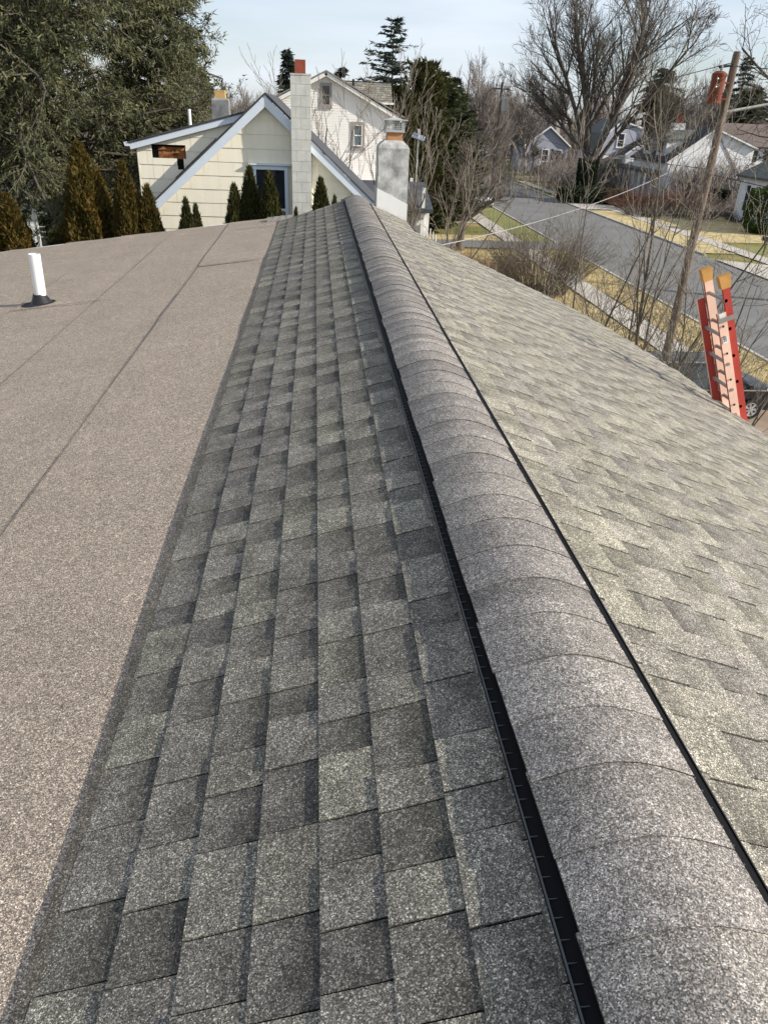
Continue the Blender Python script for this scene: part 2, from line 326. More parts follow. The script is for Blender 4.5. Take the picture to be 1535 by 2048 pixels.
sheet('lawn', [(33.8, 63), (44, 63), (44, 81), (33.8, 81)], 0.03, m_tan)
sheet('lawn', [(33.8, 52), (48, 50), (48, 62), (33.8, 61)], 0.034, m_green)
sheet('driveway', [(29.0, 45), (33.9, 44), (52, 40), (52, 47), (34, 51), (29.0, 54)], 0.075, m_conc)
sheet('driveway', [(29.0, 84.5), (33, 85), (46, 86), (46, 90), (33, 90), (29.0, 90.8)], 0.076, m_conc)
sheet('driveway', [(-12, 56.5), (18.95, 56.5), (18.95, 60), (-12, 60)], 0.078, m_asph)
sheet('garden_path', [(0, 70.6), (14.6, 70.6), (14.6, 71.5), (0, 71.5)], 0.03, m_conc)
sheet('garden_path', [(0, 77.0), (14.6, 77.6), (14.6, 78.4), (0, 77.8)], 0.031, m_conc)
sheet('yard_grass', [(-10, 60.5), (14.6, 60.5), (14.6, 63.2), (-10, 63.2)], 0.02, m_tan)
sheet('yard_grass', [(-10, 71.8), (14.6, 71.8), (14.6, 76.8), (-10, 76.8)], 0.022, m_green)
sheet('yard_grass', [(-10, 82), (14.6, 82), (14.6, 90), (-10, 90)], 0.021, m_leaf)
sheet('yard_grass', [(6, 25.7), (14.6, 25.7), (14.6, 55.8), (6, 55.8)], 0.023, m_tan)
sheet('driveway', [(4.5, 17.5), (18.95, 17.5), (18.95, 25.5), (4.5, 25.5)], 0.079, m_brownd)
sheet('lawn', [(32.2, 122), (60, 128), (60, 138), (32.2, 132)], 0.02, m_tan)
sheet('lawn', [(32.2, 136), (60, 140), (62, 180), (36, 178)], 0.025, m_green)
sheet('garden_bed', [(30.5, 66), (33, 64), (60, 72), (60, 120), (36, 120), (35, 84)], 0.015, m_leaf)
sheet('garden_path', [(31.8, 116), (44, 117), (44, 118.2), (31.8, 117.2)], 0.04, m_conc)
sheet('woodland_floor', [(-120, 152), (16, 140), (16, 700), (-400, 700)], 0.012, m_leaf)
sheet('woodland_floor', [(62, 100), (300, 100), (300, 700), (36, 700), (38, 182), (62, 182)], 0.014, m_leaf)
# ------------------------------------------------------------------ our roof
H = EYE
TL, TR, TF = 0.325, 0.40, 0.14
XA, XL, XB = 0.61, 0.42, -0.571            # ridge axis, left vent edge, left slope foot
def zL(x): return H - 1.40 + TL * x         # steep left slope (rises to +x)
def zF(x): return H - 1.40 + TL * XB + TF * (x - XB)
def zR(x): return H - 0.956 - TR * x
house = thing('shingled_house', 'house underfoot with grey architectural shingles, a ridge vent and a tan low slope roof', 'house', (0, 5, 0))
Y0, Y1 = -1.6, 12.45
rnd = random.Random(11)
# decks under the shingles
d = MB()
xr = 4.60
d.prism([(XB, Y0, zL(XB) - 0.20), (XA, Y0, zL(XA) - 0.20), (XA, Y0, zL(XA) - 0.012), (XB, Y0, zL(XB) - 0.012)], (0, Y1 - Y0 - 0.1, 0))
d.build('roof_deck', m_under, house)
def rake_y(x):
    if x < 1.5: return 12.42
    if x < 3.8: return 11.25 - 0.22 * (x - 1.5)
    if x < 4.2: return 10.72 - (x - 3.8) * 1.2
    if x < 4.45: return 10.2 - (x - 4.2) * 2.6
    return 9.5 - (x - 4.45) * 4.0
d = MB()
xs = [XA + 0.02, 1.0, 1.49, 1.51, 2.2, 3.0, 3.8, 4.2, 4.45, 4.58]
top = [(x, rake_y(x) - 0.04, zR(x) - 0.012) for x in xs]
poly = [(xs[0], Y0, zR(xs[0]) - 0.012)] + top + [(4.58, Y0, zR(4.58) - 0.012)]
d.prism(poly, (0, 0, -0.18)); d.build('roof_deck', m_under, house)
d = MB()
d.prism([(XB, Y0, zF(XB) - 0.03), (XB, 12.88, zF(XB) - 0.03), (-6.6, 12.6, zF(-6.6) - 0.03), (-6.6, Y0, zF(-6.6) - 0.03)], (0, 0, -0.2)); d.build('roof_deck', m_under, house)
# walls below
wl = MB(); wl.prism([(-6.3, Y0 + 0.3, 0), (4.2, Y0 + 0.3, 0), (4.2, 10.4, 0), (3.7, 10.5, 0), (1.45, 10.9, 0), (1.45, 12.3, 0), (-6.3, 12.4, 0)], (0, 0, 5.78)); wl.build('wall', m_white, house)
# gable fills
gw = MB(); gw.prism([(-6.3, 12.1, 5.78), (1.4, 12.1, 5.78), (1.4, 12.1, zR(1.4) - 0.2), (XA, 12.1, zL(XA) - 0.25), (XB, 12.1, zF(XB) - 0.24), (-6.3, 12.1, zF(-6.3) - 0.24)], (0, 0.15, 0)); gw.build('gable_wall', m_white, house)
gw = MB(); gw.prism([(1.5, 10.45, 5.78), (4.1, 10.45, 5.78), (4.1, 10.45, zR(4.1) - 0.2), (1.5, 10.45, zR(1.5) - 0.2)], (0, 0.15, 0)); gw.build('gable_wall', m_white, house)
# drip edges (white metal)
de = MB(); de.prism([(4.605, Y0, zR(4.605) - 0.005), (4.63, Y0, zR(4.63) - 0.008), (4.63, Y0, zR(4.63) - 0.09), (4.605, Y0, zR(4.605) - 0.09)], (0, 8.95 - Y0, 0)); de.build('drip_edge', m_white, house)
de = MB(); de.prism([(-6.6, 12.62, zF(-6.6) + 0.004), (XB, 12.90, zF(XB) + 0.004), (XB, 12.90, zF(XB) - 0.10), (-6.6, 12.62, zF(-6.6) - 0.10)], (0, 0.03, 0)); de.build('drip_edge', m_white, house)
# ---- membrane strips, each its own part, slightly wavy, with laps
def mem(x0, x1, y0, y1, lift, wav=0.0030):
    b = MB(); nx = 8; ny = max(4, int((y1 - y0) / 0.35))
    ph = rnd.uniform(0, 9)
    idx = []
    for j in range(ny + 1):
        y = y0 + (y1 - y0) * j / ny; row = []
        for i in range(nx + 1):
            x = x0 + (x1 - x0) * i / nx
            ex = 0.004 * math.sin(y * 1.9 + ph) if i == 0 else 0
            z = zF(x) + lift * (0.15 + 0.85 * (1 - i / nx)) + wav * math.sin(x * 7 + y * 1.3 + ph) * math.sin(y * 2.1 + ph) + 0.0035 * math.sin(y * 0.9 + ph * 2)
            y2 = min(y, 12.905 + 0.0478 * (x - XB)) 
            row.append(b.pt((x + ex, y2, z)))
        idx.append(row)
    for j in range(ny):
        for i in range(nx): b.f.append([idx[j][i], idx[j][i + 1], idx[j + 1][i + 1], idx[j + 1][i]])
    # visible lap thickness on three edges
    for j in range(ny):
        for i in (0, nx):
            a, c = idx[j][i], idx[j + 1][i]; k1 = b.pt(b.v[a] - Vector((0, 0, 0.012))); k2 = b.pt(b.v[c] - Vector((0, 0, 0.012))); b.f.append([a, c, k2, k1])
    for i in range(nx):
        a, c = idx[0][i], idx[0][i + 1]; k1 = b.pt(b.v[a] - Vector((0, 0, 0.014))); k2 = b.pt(b.v[c] - Vector((0, 0, 0.014))); b.f.append([a, c, k2, k1])
        a, c = idx[ny][i], idx[ny][i + 1]; k1 = b.pt(b.v[a] - Vector((0, 0, 0.014))); k2 = b.pt(b.v[c] - Vector((0, 0, 0.014))); b.f.append([a, c, k2, k1])
    return b.build('roll_roofing_strip', m_mem, house, smooth=False)
edges = [XB + 0.03, -1.375, -2.23, -3.08, -3.95, -4.82, -5.70, -6.6]
laps = {0: 9.12, 1: None, 2: 7.82, 3: 4.4, 4: 10.2, 5: 6.1, 6: 3.0}
for i in range(7):
    lo, hi = edges[i + 1], edges[i] + (0.03 if i else 0)
    lf = 0.0085 - i * 0.0003
    lp = laps[i]
    if lp is None: mem(lo, hi, Y0, 13.0, lf)
    else: mem(lo, hi, Y0, lp + 0.05, lf); mem(lo, hi, lp, 13.0, lf + 0.007)
# thin dark strips painting the shadow line along the laps
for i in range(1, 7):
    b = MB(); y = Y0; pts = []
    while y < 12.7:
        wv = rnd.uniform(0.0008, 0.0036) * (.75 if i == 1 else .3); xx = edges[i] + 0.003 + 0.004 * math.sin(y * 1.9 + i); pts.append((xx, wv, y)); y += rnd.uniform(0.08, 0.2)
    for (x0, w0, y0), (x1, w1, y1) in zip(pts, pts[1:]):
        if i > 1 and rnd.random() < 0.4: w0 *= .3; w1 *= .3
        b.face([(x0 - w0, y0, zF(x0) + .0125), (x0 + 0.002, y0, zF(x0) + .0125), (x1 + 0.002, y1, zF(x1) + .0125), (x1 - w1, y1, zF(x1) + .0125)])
    b.build('lap_shadow_strip', m_lap_shade, house)
for (x0, x1, yy) in ((-1.37, -0.6, 9.12), (-3.05, -2.2, 7.80), (-1.36, -0.62, 11.9)):  # same painted shadow strips, running across the rolls
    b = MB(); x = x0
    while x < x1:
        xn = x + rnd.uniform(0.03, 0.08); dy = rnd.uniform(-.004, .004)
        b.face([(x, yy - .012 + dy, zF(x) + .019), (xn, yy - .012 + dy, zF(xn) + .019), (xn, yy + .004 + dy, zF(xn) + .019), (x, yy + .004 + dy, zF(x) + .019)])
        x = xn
    b.build('lap_shadow_strip', m_lap_shade, house)
# ---- shingles
cand = []
Rinv = np.array(Rw).T
def view(p):
    q = Rinv @ np.array([p[0], p[1], p[2] - H])
    if q[2] < 0.1: return None
    return 767.5 + 1480 * q[0] / q[2], 1024 + 1480 * q[1] / q[2], q[2]
def shingle(x_but, x_top, y0, y1, zf, sgn, thick, tone, band, jit=0.0):
    """slab lying on slope zf from butt to top edge (covered by next course)"""
    def P(x, y, h): return (x, y, zf(x) + h)
    j = [rnd.uniform(-jit, jit) for _ in range(4)]
    xo = x_top + (x_top - x_but) * 0.22
    q = [P(x_but, y0, 0.0), P(x_but, y1, 0.0), P(xo, y1, -0.004), P(xo, y0, -0.004),
         P(x_but + j[0] * 0.6, y0, thick + j[1]), P(x_but + j[0] * 0.6, y1, thick + j[2]), P(xo, y1, 0.0012), P(xo, y0, 0.0012)]
    if sgn < 0: q = [q[1], q[0], q[3], q[2], q[5], q[4], q[7], q[6]]
    r, gq = tone
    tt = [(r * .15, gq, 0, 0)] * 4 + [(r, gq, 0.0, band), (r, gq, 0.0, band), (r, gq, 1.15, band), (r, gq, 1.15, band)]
    c = P((x_but + x_top) / 2, (y0 + y1) / 2, 0)
    vw = view(c)
    score = 0
    if vw and -120 < vw[0] < 1655 and 0 < vw[1] < 2200:
        a = view(P(x_but, y0, 0)); b = view(P(x_but, y1, 0)); e = view(P(x_top, y0, 0))
        if a and b and e: score = abs((b[0] - a[0]) * (e[1] - a[1]) - (b[1] - a[1]) * (e[0] - a[0]))
    cand.append((score, q, tt))
def course(x_but, x_top, zf, sgn, ya, yb, kbase, dark_amt=1.0, bright=1.0):
    y = ya + rnd.uniform(-0.25, 0); up = rnd.random() < 0.5
    hue = rnd.random()
    while y < yb:
        wdt = rnd.uniform(0.11, 0.24) if up else rnd.uniform(0.09, 0.20)
        y2 = min(y + wdt, yb + rnd.uniform(-0.02, 0.01))
        if y2 - y < 0.03: break
        if rnd.random() < 0.3: hue = rnd.random()
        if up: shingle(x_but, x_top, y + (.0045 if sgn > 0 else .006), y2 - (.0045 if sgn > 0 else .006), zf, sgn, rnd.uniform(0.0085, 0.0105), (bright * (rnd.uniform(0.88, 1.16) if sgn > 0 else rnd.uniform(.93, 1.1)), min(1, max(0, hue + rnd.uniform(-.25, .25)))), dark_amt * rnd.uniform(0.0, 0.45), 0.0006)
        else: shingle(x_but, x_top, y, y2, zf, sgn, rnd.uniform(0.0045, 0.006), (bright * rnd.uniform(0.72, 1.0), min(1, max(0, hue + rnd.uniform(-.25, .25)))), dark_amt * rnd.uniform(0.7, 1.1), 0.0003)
        y = y2; up = not up
# left slope: butts face -x; tone lowered to paint in extra shade
LX = [-0.571, -0.419, -0.275, -0.134, 0.0, 0.130, 0.272, 0.408]
for i in range(7):
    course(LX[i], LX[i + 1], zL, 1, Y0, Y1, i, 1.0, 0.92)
# right slope: butts face +x; tone raised to paint in stronger sun
ex = 0.143 * math.cos(math.atan(TR)); nR = int((4.60 - 0.80) / ex) + 1
for i in range(nR):
    xb_ = 4.60 - i * ex; xt_ = xb_ - ex
    if xb_ < 0.84: break
    ye = rake_y(xb_ - 0.01) + rnd.uniform(-0.03, 0.03)
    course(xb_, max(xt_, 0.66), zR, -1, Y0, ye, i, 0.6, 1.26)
cand.sort(key=lambda c: -c[0])
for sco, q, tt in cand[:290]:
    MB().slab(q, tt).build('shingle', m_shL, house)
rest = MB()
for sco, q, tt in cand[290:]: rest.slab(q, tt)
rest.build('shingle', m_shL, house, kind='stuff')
# starter strip along the foot of the left slope, lying on the membrane
st = MB()
y = Y0
while y < 12.2:
    y2 = y + rnd.uniform(0.8, 1.1); o_ = rnd.uniform(0.012, 0.03)
    st.slab([(XB - o_, y, zF(XB - o_) + .006), (XB - o_ * rnd.uniform(.7, 1.1), y2, zF(XB - o_) + .006), (XB + .03, y2, zL(XB) + .002), (XB + .03, y, zL(XB) + .002),
             (XB - o_, y, zF(XB - o_) + .013), (XB - o_, y2, zF(XB - o_) + .013), (XB + .03, y2, zL(XB) + .006), (XB + .03, y, zL(XB) + .006)][0:8], [(0.34, 0.8, 0, 0)] * 8)
    y = y2
st.build('starter_strip', m_shL, house)
# narrow top course tucked under the vent, in short pieces
y = Y0
ub = MB()
while y < Y1:
    y2 = y + rnd.uniform(0.16, 0.3); a = 0.395 + rnd.uniform(-0.006, 0.010)
    ub.slab([(a, y, zL(a) + .002), (a, y2 - .004, zL(a) + .002), (.5, y2 - .004, zL(.5) - .003), (.5, y, zL(.5) - .003), (a, y, zL(a) + .0095), (a, y2 - .004, zL(a) + .0095), (.5, y2 - .004, zL(.5) + .004), (.5, y, zL(.5) + .004)],
            [(rnd.uniform(.5, .7), .9, 0, 0)] * 8)
    y = y2
ub.build('shingle_underlap', m_shL, house)
# ---- ridge vent and caps
vb = MB()
zt = H - 1.17
def cap_z(x):                                # rounded cap profile
    u = (x - 0.615) / 0.178
    return zt - 0.078 * (math.sqrt(1 + (u * 1.5) ** 2 * 0.8) - 1)
pr = [(0.447, zL(0.447) + 0.008), (0.447, cap_z(0.447) - 0.006), (0.52, cap_z(0.52) - 0.008), (XA, zt - 0.012), (0.70, cap_z(0.70) - 0.008), (0.772, cap_z(0.772) - 0.006), (0.772, zR(0.772) + 0.006), (XA, zL(XA) - 0.06)]
vb.prism([(x, Y0, z) for x, z in pr], (0, 12.36 - Y0, 0)); vb.build('ridge_vent', m_black, house)
fn = MB(); lp = MB()
y = Y0
while y < 12.3:
    fn.box(0.4145, 0.431, y, y + 0.0009, zL(0.425) + 0.009, zL(0.425) + 0.0125)
    fn.box(0.7725, 0.822, y + .01, y + .0122, zR(0.80) + 0.012, zR(0.80) + 0.018)
    y += rnd.uniform(0.034, 0.046)
fn.build('vent_fin', m_lip, house, kind='stuff')
lb = MB(); lb.prism([(0.4115, Y0, zL(.4115) + .006), (0.4143, Y0, zL(.4115) + .006), (0.4143, Y0, zL(.4115) + .0155), (0.4115, Y0, zL(.4115) + .0155)], (0, 12.36 - Y0, 0)); lb.build('vent_lip', m_lip, house)
lb = MB(); lb.prism([(0.4095, Y0, zL(.4095) + .001), (0.448, Y0, zL(.448) + .001), (0.448, Y0, zL(.448) + .010), (0.4095, Y0, zL(.4095) + .010)], (0, 12.36 - Y0, 0)); lb.build('vent_base', m_black, house)
lb = MB(); lb.prism([(0.771, Y0, zR(.771) + .002), (0.850, Y0, zR(.850) + .002), (0.850, Y0, zR(.850) + .0135), (0.771, Y0, zR(.771) + .0135)], (0, 12.36 - Y0, 0)); lb.build('vent_base', m_black, house)
lb = MB(); lb.prism([(0.851, Y0, zR(.851) + .002), (0.855, Y0, zR(.855) + .002), (0.855, Y0, zR(.855) + .017), (0.851, Y0, zR(.851) + .017)], (0, 12.36 - Y0, 0)); lb.build('vent_lip', m_under, house)
y = 12.42; k = 0; E1 = 0.175
while y > Y0:
    ya, yb = y - E1 - rnd.uniform(-0.006, 0.006), y + 0.04
    b = MB(); n = 14; w0 = 0.1775 + rnd.uniform(-0.0025, 0.0035); sk = rnd.uniform(-0.003, 0.003)
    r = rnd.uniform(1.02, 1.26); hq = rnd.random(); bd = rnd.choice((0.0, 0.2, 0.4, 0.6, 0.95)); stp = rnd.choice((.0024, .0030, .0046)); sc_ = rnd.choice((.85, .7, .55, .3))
    rows = []
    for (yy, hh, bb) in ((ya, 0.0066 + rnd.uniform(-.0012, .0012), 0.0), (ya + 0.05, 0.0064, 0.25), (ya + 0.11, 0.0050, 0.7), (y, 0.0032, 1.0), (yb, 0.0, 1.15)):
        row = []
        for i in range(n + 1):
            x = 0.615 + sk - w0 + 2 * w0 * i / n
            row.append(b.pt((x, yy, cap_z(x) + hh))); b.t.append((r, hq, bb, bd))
        rows.append(row)
    for a_, c_ in zip(rows, rows[1:]):
        for i in range(n): b.f.append([a_[i], a_[i + 1], c_[i + 1], c_[i]])
    low = []
    for i in range(n + 1):
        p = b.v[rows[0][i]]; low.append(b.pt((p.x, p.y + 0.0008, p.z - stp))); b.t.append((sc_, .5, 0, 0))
    for i in range(n): b.f.append([low[i], low[i + 1], rows[0][i + 1], rows[0][i]])
    for e_ in (0, n):
        for a_, c_ in zip(rows, rows[1:]):
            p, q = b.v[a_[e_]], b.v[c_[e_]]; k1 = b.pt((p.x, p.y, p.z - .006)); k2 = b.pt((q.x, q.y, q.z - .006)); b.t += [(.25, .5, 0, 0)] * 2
            b.f.append([a_[e_], c_[e_], k2, k1])
    b.use_t = True
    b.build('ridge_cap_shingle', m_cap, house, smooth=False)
    y -= E1; k += 1
# small rolled cap where the low slope roof meets the far rake
for q_ in range(4):
    b = MB(); n = 8; xa = -0.76 + q_ * 0.10; prof = []
    for (xx) in (xa, xa + 0.11):
        row = []
        for i in range(n + 1):
            t = math.pi * i / n; row.append(b.pt((xx, 12.42 + 0.13 * math.cos(t) * -1 + 0.13, zF(xx) + 0.004 + 0.055 * math.sin(t) ** .8 + (0.006 if xx == xa else 0)))); b.t.append((1.1, .3, 0, 0))
        prof.append(row)
    for i in range(n): b.f.append([prof[0][i], prof[0][i + 1], prof[1][i + 1], prof[1][i]])
    b.use_t = True; b.build('rolled_cap', m_cap, house, smooth=True)
# ---- vent pipe
px, py = -2.84, 8.05; pz = zF(px)
vp = thing('vent_pipe', 'white plastic vent pipe in a black rubber boot on the tan low slope roof', 'pipe', (px, py, pz))
b = MB(); lean = Vector((0.012, 0, 0.50))
b2 = MB(); A = Vector((px, py, pz)); n = 20
for k_, (h, r_) in enumerate(((0.0, 0.057), (1.0, 0.057), (1.0, 0.050), (0.55, 0.050))):
    for i in range(n):
        t = 2 * math.pi * i / n; b2.pt(A + lean * h + Vector((r_ * math.cos(t), r_ * math.sin(t), 0)))
for k_ in range(3):
    for i in range(n): j = (i + 1) % n; b2.f.append([k_ * n + i, k_ * n + j, (k_ + 1) * n + j, (k_ + 1) * n + i])
b2.build('pipe', m_pvc, vp, smooth=False)
MB().lathe(A + Vector((0, 0, .004)), (-0.1, 0, 1), [(0, 0.150), (0.008, 0.150), (0.016, 0.105), (0.05, 0.085), (0.085, 0.066), (0.10, 0.062)], 24).build('rubber_boot', m_rubber, vp, smooth=False)
MB().lathe(A + Vector((-.03, -.01, .003)), (-0.1, 0, 1), [(0, 0.165), (0.004, 0.165), (0.006, 0.15)], 20).build('flashing', m_rubber, vp)
# ---- our chimney
ch = thing('stucco_chimney', 'weathered grey stucco chimney with white painted foot beside the far end of the ridge', 'chimney', (1.2, 12.7, 0))
cx0, cx1, cy0, cy1 = 0.955, 1.425, 12.44, 12.95
za = [0, H - 0.80, H - 1.18]
b = MB()
ns = 10
def ringc(z, g_=0.0):
    r_ = []
    for (x, y) in ((cx0 + g_, cy0 + g_), ((cx0 + cx1) / 2, cy0 + g_), (cx1 - g_, cy0 + g_), (cx1 - g_, cy1 - g_), (cx0 + g_, cy1 - g_)): r_.append(b.pt((x + rnd.uniform(-.004, .004), y + rnd.uniform(-.004, .004), z)))
    return r_
zs = [H - 3.0, H - 1.0, H - 0.85, H - 0.70, H - 0.56, H - 0.50]; rr = [ringc(z) for z in zs] + [ringc(H - 0.455, 0.025), ringc(H - 0.395, 0.10)]
for a_, c_ in zip(rr, rr[1:]):
    for i in range(5): j = (i + 1) % 5; b.f.append([a_[i], a_[j], c_[j], c_[i]])
b.f.append(rr[-1]); b.build('shaft', m_stucco, ch)
b = MB(); g_ = 0.006
b.prism([(cx0 - g_, cy0 - g_, 0.0), (cx1 + g_, cy0 - g_, 0.0), (cx1 + g_, cy0 - g_, H - 1.28), (cx0 - g_, cy0 - g_, H - 1.06)], (0, cy1 - cy0 + 2 * g_, 0)); b.build('painted_foot', m_white, ch)
b = MB(); b.box(cx0 - 0.03, cx0 - 0.0065, cy0 - 0.01, cy0 + 0.10, H - 1.5, H - 0.52); b.build('shaded_side_strip', m_soot_shade, ch)  # dark strip standing in for the shaded left side of the shaft
MB().box(1.09, 1.325, 12.58, 12.82, H - 0.42, H - 0.262).build('flue_liner', m_tileo, ch)
cp = MB(); xa, xb2, ya_, yb_ = 1.075, 1.34, 12.56, 12.84; z0_, z1_ = H - 0.285, H - 0.125
for z in (z0_, z1_ - .012): cp.box(xa, xb2, ya_, yb_, z, z + .03 if z == z0_ else z + .012)
cp = MB()
for (x, y) in ((xa, ya_), (xb2, ya_), (xa, yb_), (xb2, yb_)): cp.box(x - .009, x + .009, y - .009, y + .009, z0_, z1_)
cp.box(xa - .012, xb2 + .012, ya_ - .012, yb_ + .012, z0_, z0_ + .03)
cage = cp.build('cap_cage', m_galv, ch)
ms = MB()
for i in range(1, 7): x = xa + (xb2 - xa) * i / 7; ms.box(x - .004, x + .004, ya_ - .004, ya_, z0_, z1_); ms.box(x - .004, x + .004, yb_, yb_ + .004, z0_, z1_)
for i in range(1, 7): yy = ya_ + (yb_ - ya_) * i / 7; ms.box(xa - .004, xa, yy - .004, yy + .004, z0_, z1_); ms.box(xb2, xb2 + .004, yy - .004, yy + .004, z0_, z1_)
for i in range(1, 5): z = z0_ + .03 + (z1_ - z0_ - .03) * i / 5; ms.box(xa - .009, xb2 + .009, ya_ - .009, ya_ - .004, z - .003, z + .003); ms.box(xb2 + .004, xb2 + .009, ya_, yb_, z - .003, z + .003); ms.box(xa - .009, xa - .004, ya_, yb_, z - .003, z + .003)
ms.build('mesh', m_galv, cage)
MB().prism([(xa - .05, ya_ - .05, z1_), (xb2 + .05, ya_ - .05, z1_), (xb2 + .05, yb_ + .05, z1_), (xa - .05, yb_ + .05, z1_)], (0, 0, .012)).lathe(((xa + xb2) / 2, (ya_ + yb_) / 2, z1_ + .012), (0, 0, 1), [(0, .17), (.02, .09), (.028, .02)], 4).build('cap_lid', m_galv, ch)
# ------------------------------------------------------------------ houses
def clip(poly, a, b, c):
    """keep the part of a 2D polygon where a*x+b*z<=c"""
    out = []
    for i in range(len(poly)):
        p, q = poly[i], poly[(i + 1) % len(poly)]; fp = a * p[0] + b * p[1] - c; fq = a * q[0] + b * q[1] - c
        if fp <= 0: out.append(p)
        if (fp < 0 < fq) or (fq < 0 < fp):
            t = fp / (fp - fq); out.append((p[0] + (q[0] - p[0]) * t, p[1] + (q[1] - p[1]) * t))
    return out
def window(parent, M, xc, z0, z1, w, y, frame, glass, tw=0.07, mid=True, dep=0.04, nx=0, nz=0, name='window', sill=True, trim=None):
    """y is the wall's face (looking -y); frame with recessed pane"""
    b = MB(M); x0, x1 = xc - w / 2, xc + w / 2
    b.box(x0 - tw, x0, y - dep, y + .02, z0 - tw, z1 + tw); b.box(x1, x1 + tw, y - dep, y + .02, z0 - tw, z1 + tw)
    b.box(x0, x1, y - dep, y + .02, z1, z1 + tw); b.box(x0, x1, y - dep, y + .02, z0 - tw, z0)
    if sill: b.box(x0 - tw * 1.3, x1 + tw * 1.3, y - dep - .04, y - .01, z0 - tw * 1.45, z0 - tw - .002)
    if mid: b.box(x0, x1, y - dep * .5, y + .015, (z0 + z1) / 2 - .025, (z0 + z1) / 2 + .025)
    for i in range(1, nx + 1): xx = x0 + w * i / (nx + 1); b.box(xx - .012, xx + .012, y - dep * .4, y + .012, z0, z1)
    for i in range(1, nz + 1): zz = z0 + (z1 - z0) * i / (nz + 1); b.box(x0, x1, y - dep * .38, y + .011, zz - .012, zz + .012)
    o = b.build(name, frame, parent)
    MB(M).box(x0, x1, y - .006, y + .004, z0, z1).build('pane', glass, o)
    return o
def lap_wall(M, fx, z0, z1, ex, y, holes=(), lip=0.014):
    """clapboards as real lapped strips; fx(z) gives the wall's (left, right); holes = (x0,x1,z0,z1)"""
    b = MB(M); z = z0
    while z < z1 - 1e-3:
        zt_ = min(z + ex, z1); segs = [(fx(z)[0], fx(zt_)[0], fx(zt_)[1], fx(z)[1])]
        cuts = [h for h in holes if h[2] < zt_ - .01 and h[3] > z + .01]
        l0, l1, r1, r0 = segs[0]; pieces = []
        cur0, cur1 = l0, l1
        for h in sorted(cuts):
            pieces.append((cur0, cur1, h[0], h[0])); cur0 = cur1 = h[1]
        pieces.append((cur0, cur1, r1, r0))
        for (a0, a1, c1, c0) in pieces:
            if c0 - a0 < 0.02: continue
            b.face([(a0, y - lip, z), (c0, y - lip, z), (c1, y, zt_), (a1, y, zt_)]); b.face([(a0, y, z), (c0, y, z), (c0, y - lip, z), (a0, y - lip, z)])
        z = zt_
    return b
def slabroof(M, a, b_, c, d, th):
    """roof plane through four points with thickness"""
    v = Vector(b_) - Vector(a); u = Vector(d) - Vector(a); n = v.cross(u).normalized()
    if n.z > 0: n = -n
    return MB(M).prism([a, b_, c, d], n * th)
# ---- the cream house with the missing siding
HX, HY = -1.02, 17.5; Hp = H + 0.18; Hs = 0.866
nb_ = thing('cream_house', 'cream panel sided house with steep gable, blue white rakes and missing dormer siding', 'house', (-1, 17.5, 0))
I4 = Matrix.Identity(4)
def gz(x): return Hp - 0.04 - Hs * abs(x - HX)
# panel rows on the main gable
zb = 0.0
MB().prism([(-5.2, HY, 0), (3.2, HY, 0), (3.2, HY, gz(3.2)), (HX, HY, gz(HX)), (-5.2, HY, gz(-5.2))], (0, 0.2, 0)).build('wall', m_cream, nb_)
rnd = random.Random(3)
def panels(parent, x0, x1, z0, z1, y, cons, holes=(), ex=0.272, wd=0.61, zoff=0.0):
    z = z0; row = 0
    while z < z1:
        x = x0 - (wd * 0.5 if row % 2 else 0) - 0.13
        while x < x1:
            poly = [(max(x + .002, x0), z + .002), (min(x + wd - .002, x1), z + .002), (min(x + wd - .002, x1), z + ex - .001), (max(x + .002, x0), z + ex - .001)]
            if poly[1][0] - poly[0][0] > 0.03:
                for c_ in cons:
                    if len(poly) >= 3: poly = clip(poly, *c_)
                skip = False
                parts = [poly]
                for h in holes:
                    nw = []
                    for p_ in parts:
                        if not p_: continue
                        nw += [clip(p_, 1, 0, h[0]), clip(p_, -1, 0, -h[1])]
                        mid = clip(clip(p_, 1, 0, h[1]), -1, 0, -h[0])
                        if mid: nw += [clip(mid, 0, 1, h[2]), clip(mid, 0, -1, -h[3])]
                    parts = [p_ for p_ in nw if len(p_) >= 3]
                for p_ in parts:
                    if len(p_) < 3 or max(q[0] for q in p_) - min(q[0] for q in p_) < .02 or max(q[1] for q in p_) - min(q[1] for q in p_) < .02: continue
                    zlo = z; dy = rnd.uniform(-.0015, .0015)
                    fr = [(px_, y - 0.004 - 0.010 * (1 - (pz_ - zlo) / ex) + dy, pz_) for px_, pz_ in p_]
                    b = MB(); n = len(fr); ids = [b.pt(q) for q in fr]; bk = [b.pt((q[0], y + .001, q[2])) for q in fr]
                    b.f.append(ids)
                    for i in range(n): j = (i + 1) % n; b.f.append([ids[j], ids[i], bk[i], bk[j]])
                    b.build('siding_panel', m_cream, parent)
            x += wd
        z += ex; row += 1
# main gable panels from where they can be seen
wn = (-1.34, -0.58, 5.5, H - 1.12)
panels(nb_, -3.75, 1.75, 5.44, Hp, HY, [(-Hs, 1, gz(HX) - Hs * HX), (Hs, 1, gz(HX) + Hs * HX)], holes=[wn, (-0.50, -0.08, 0, 12)])
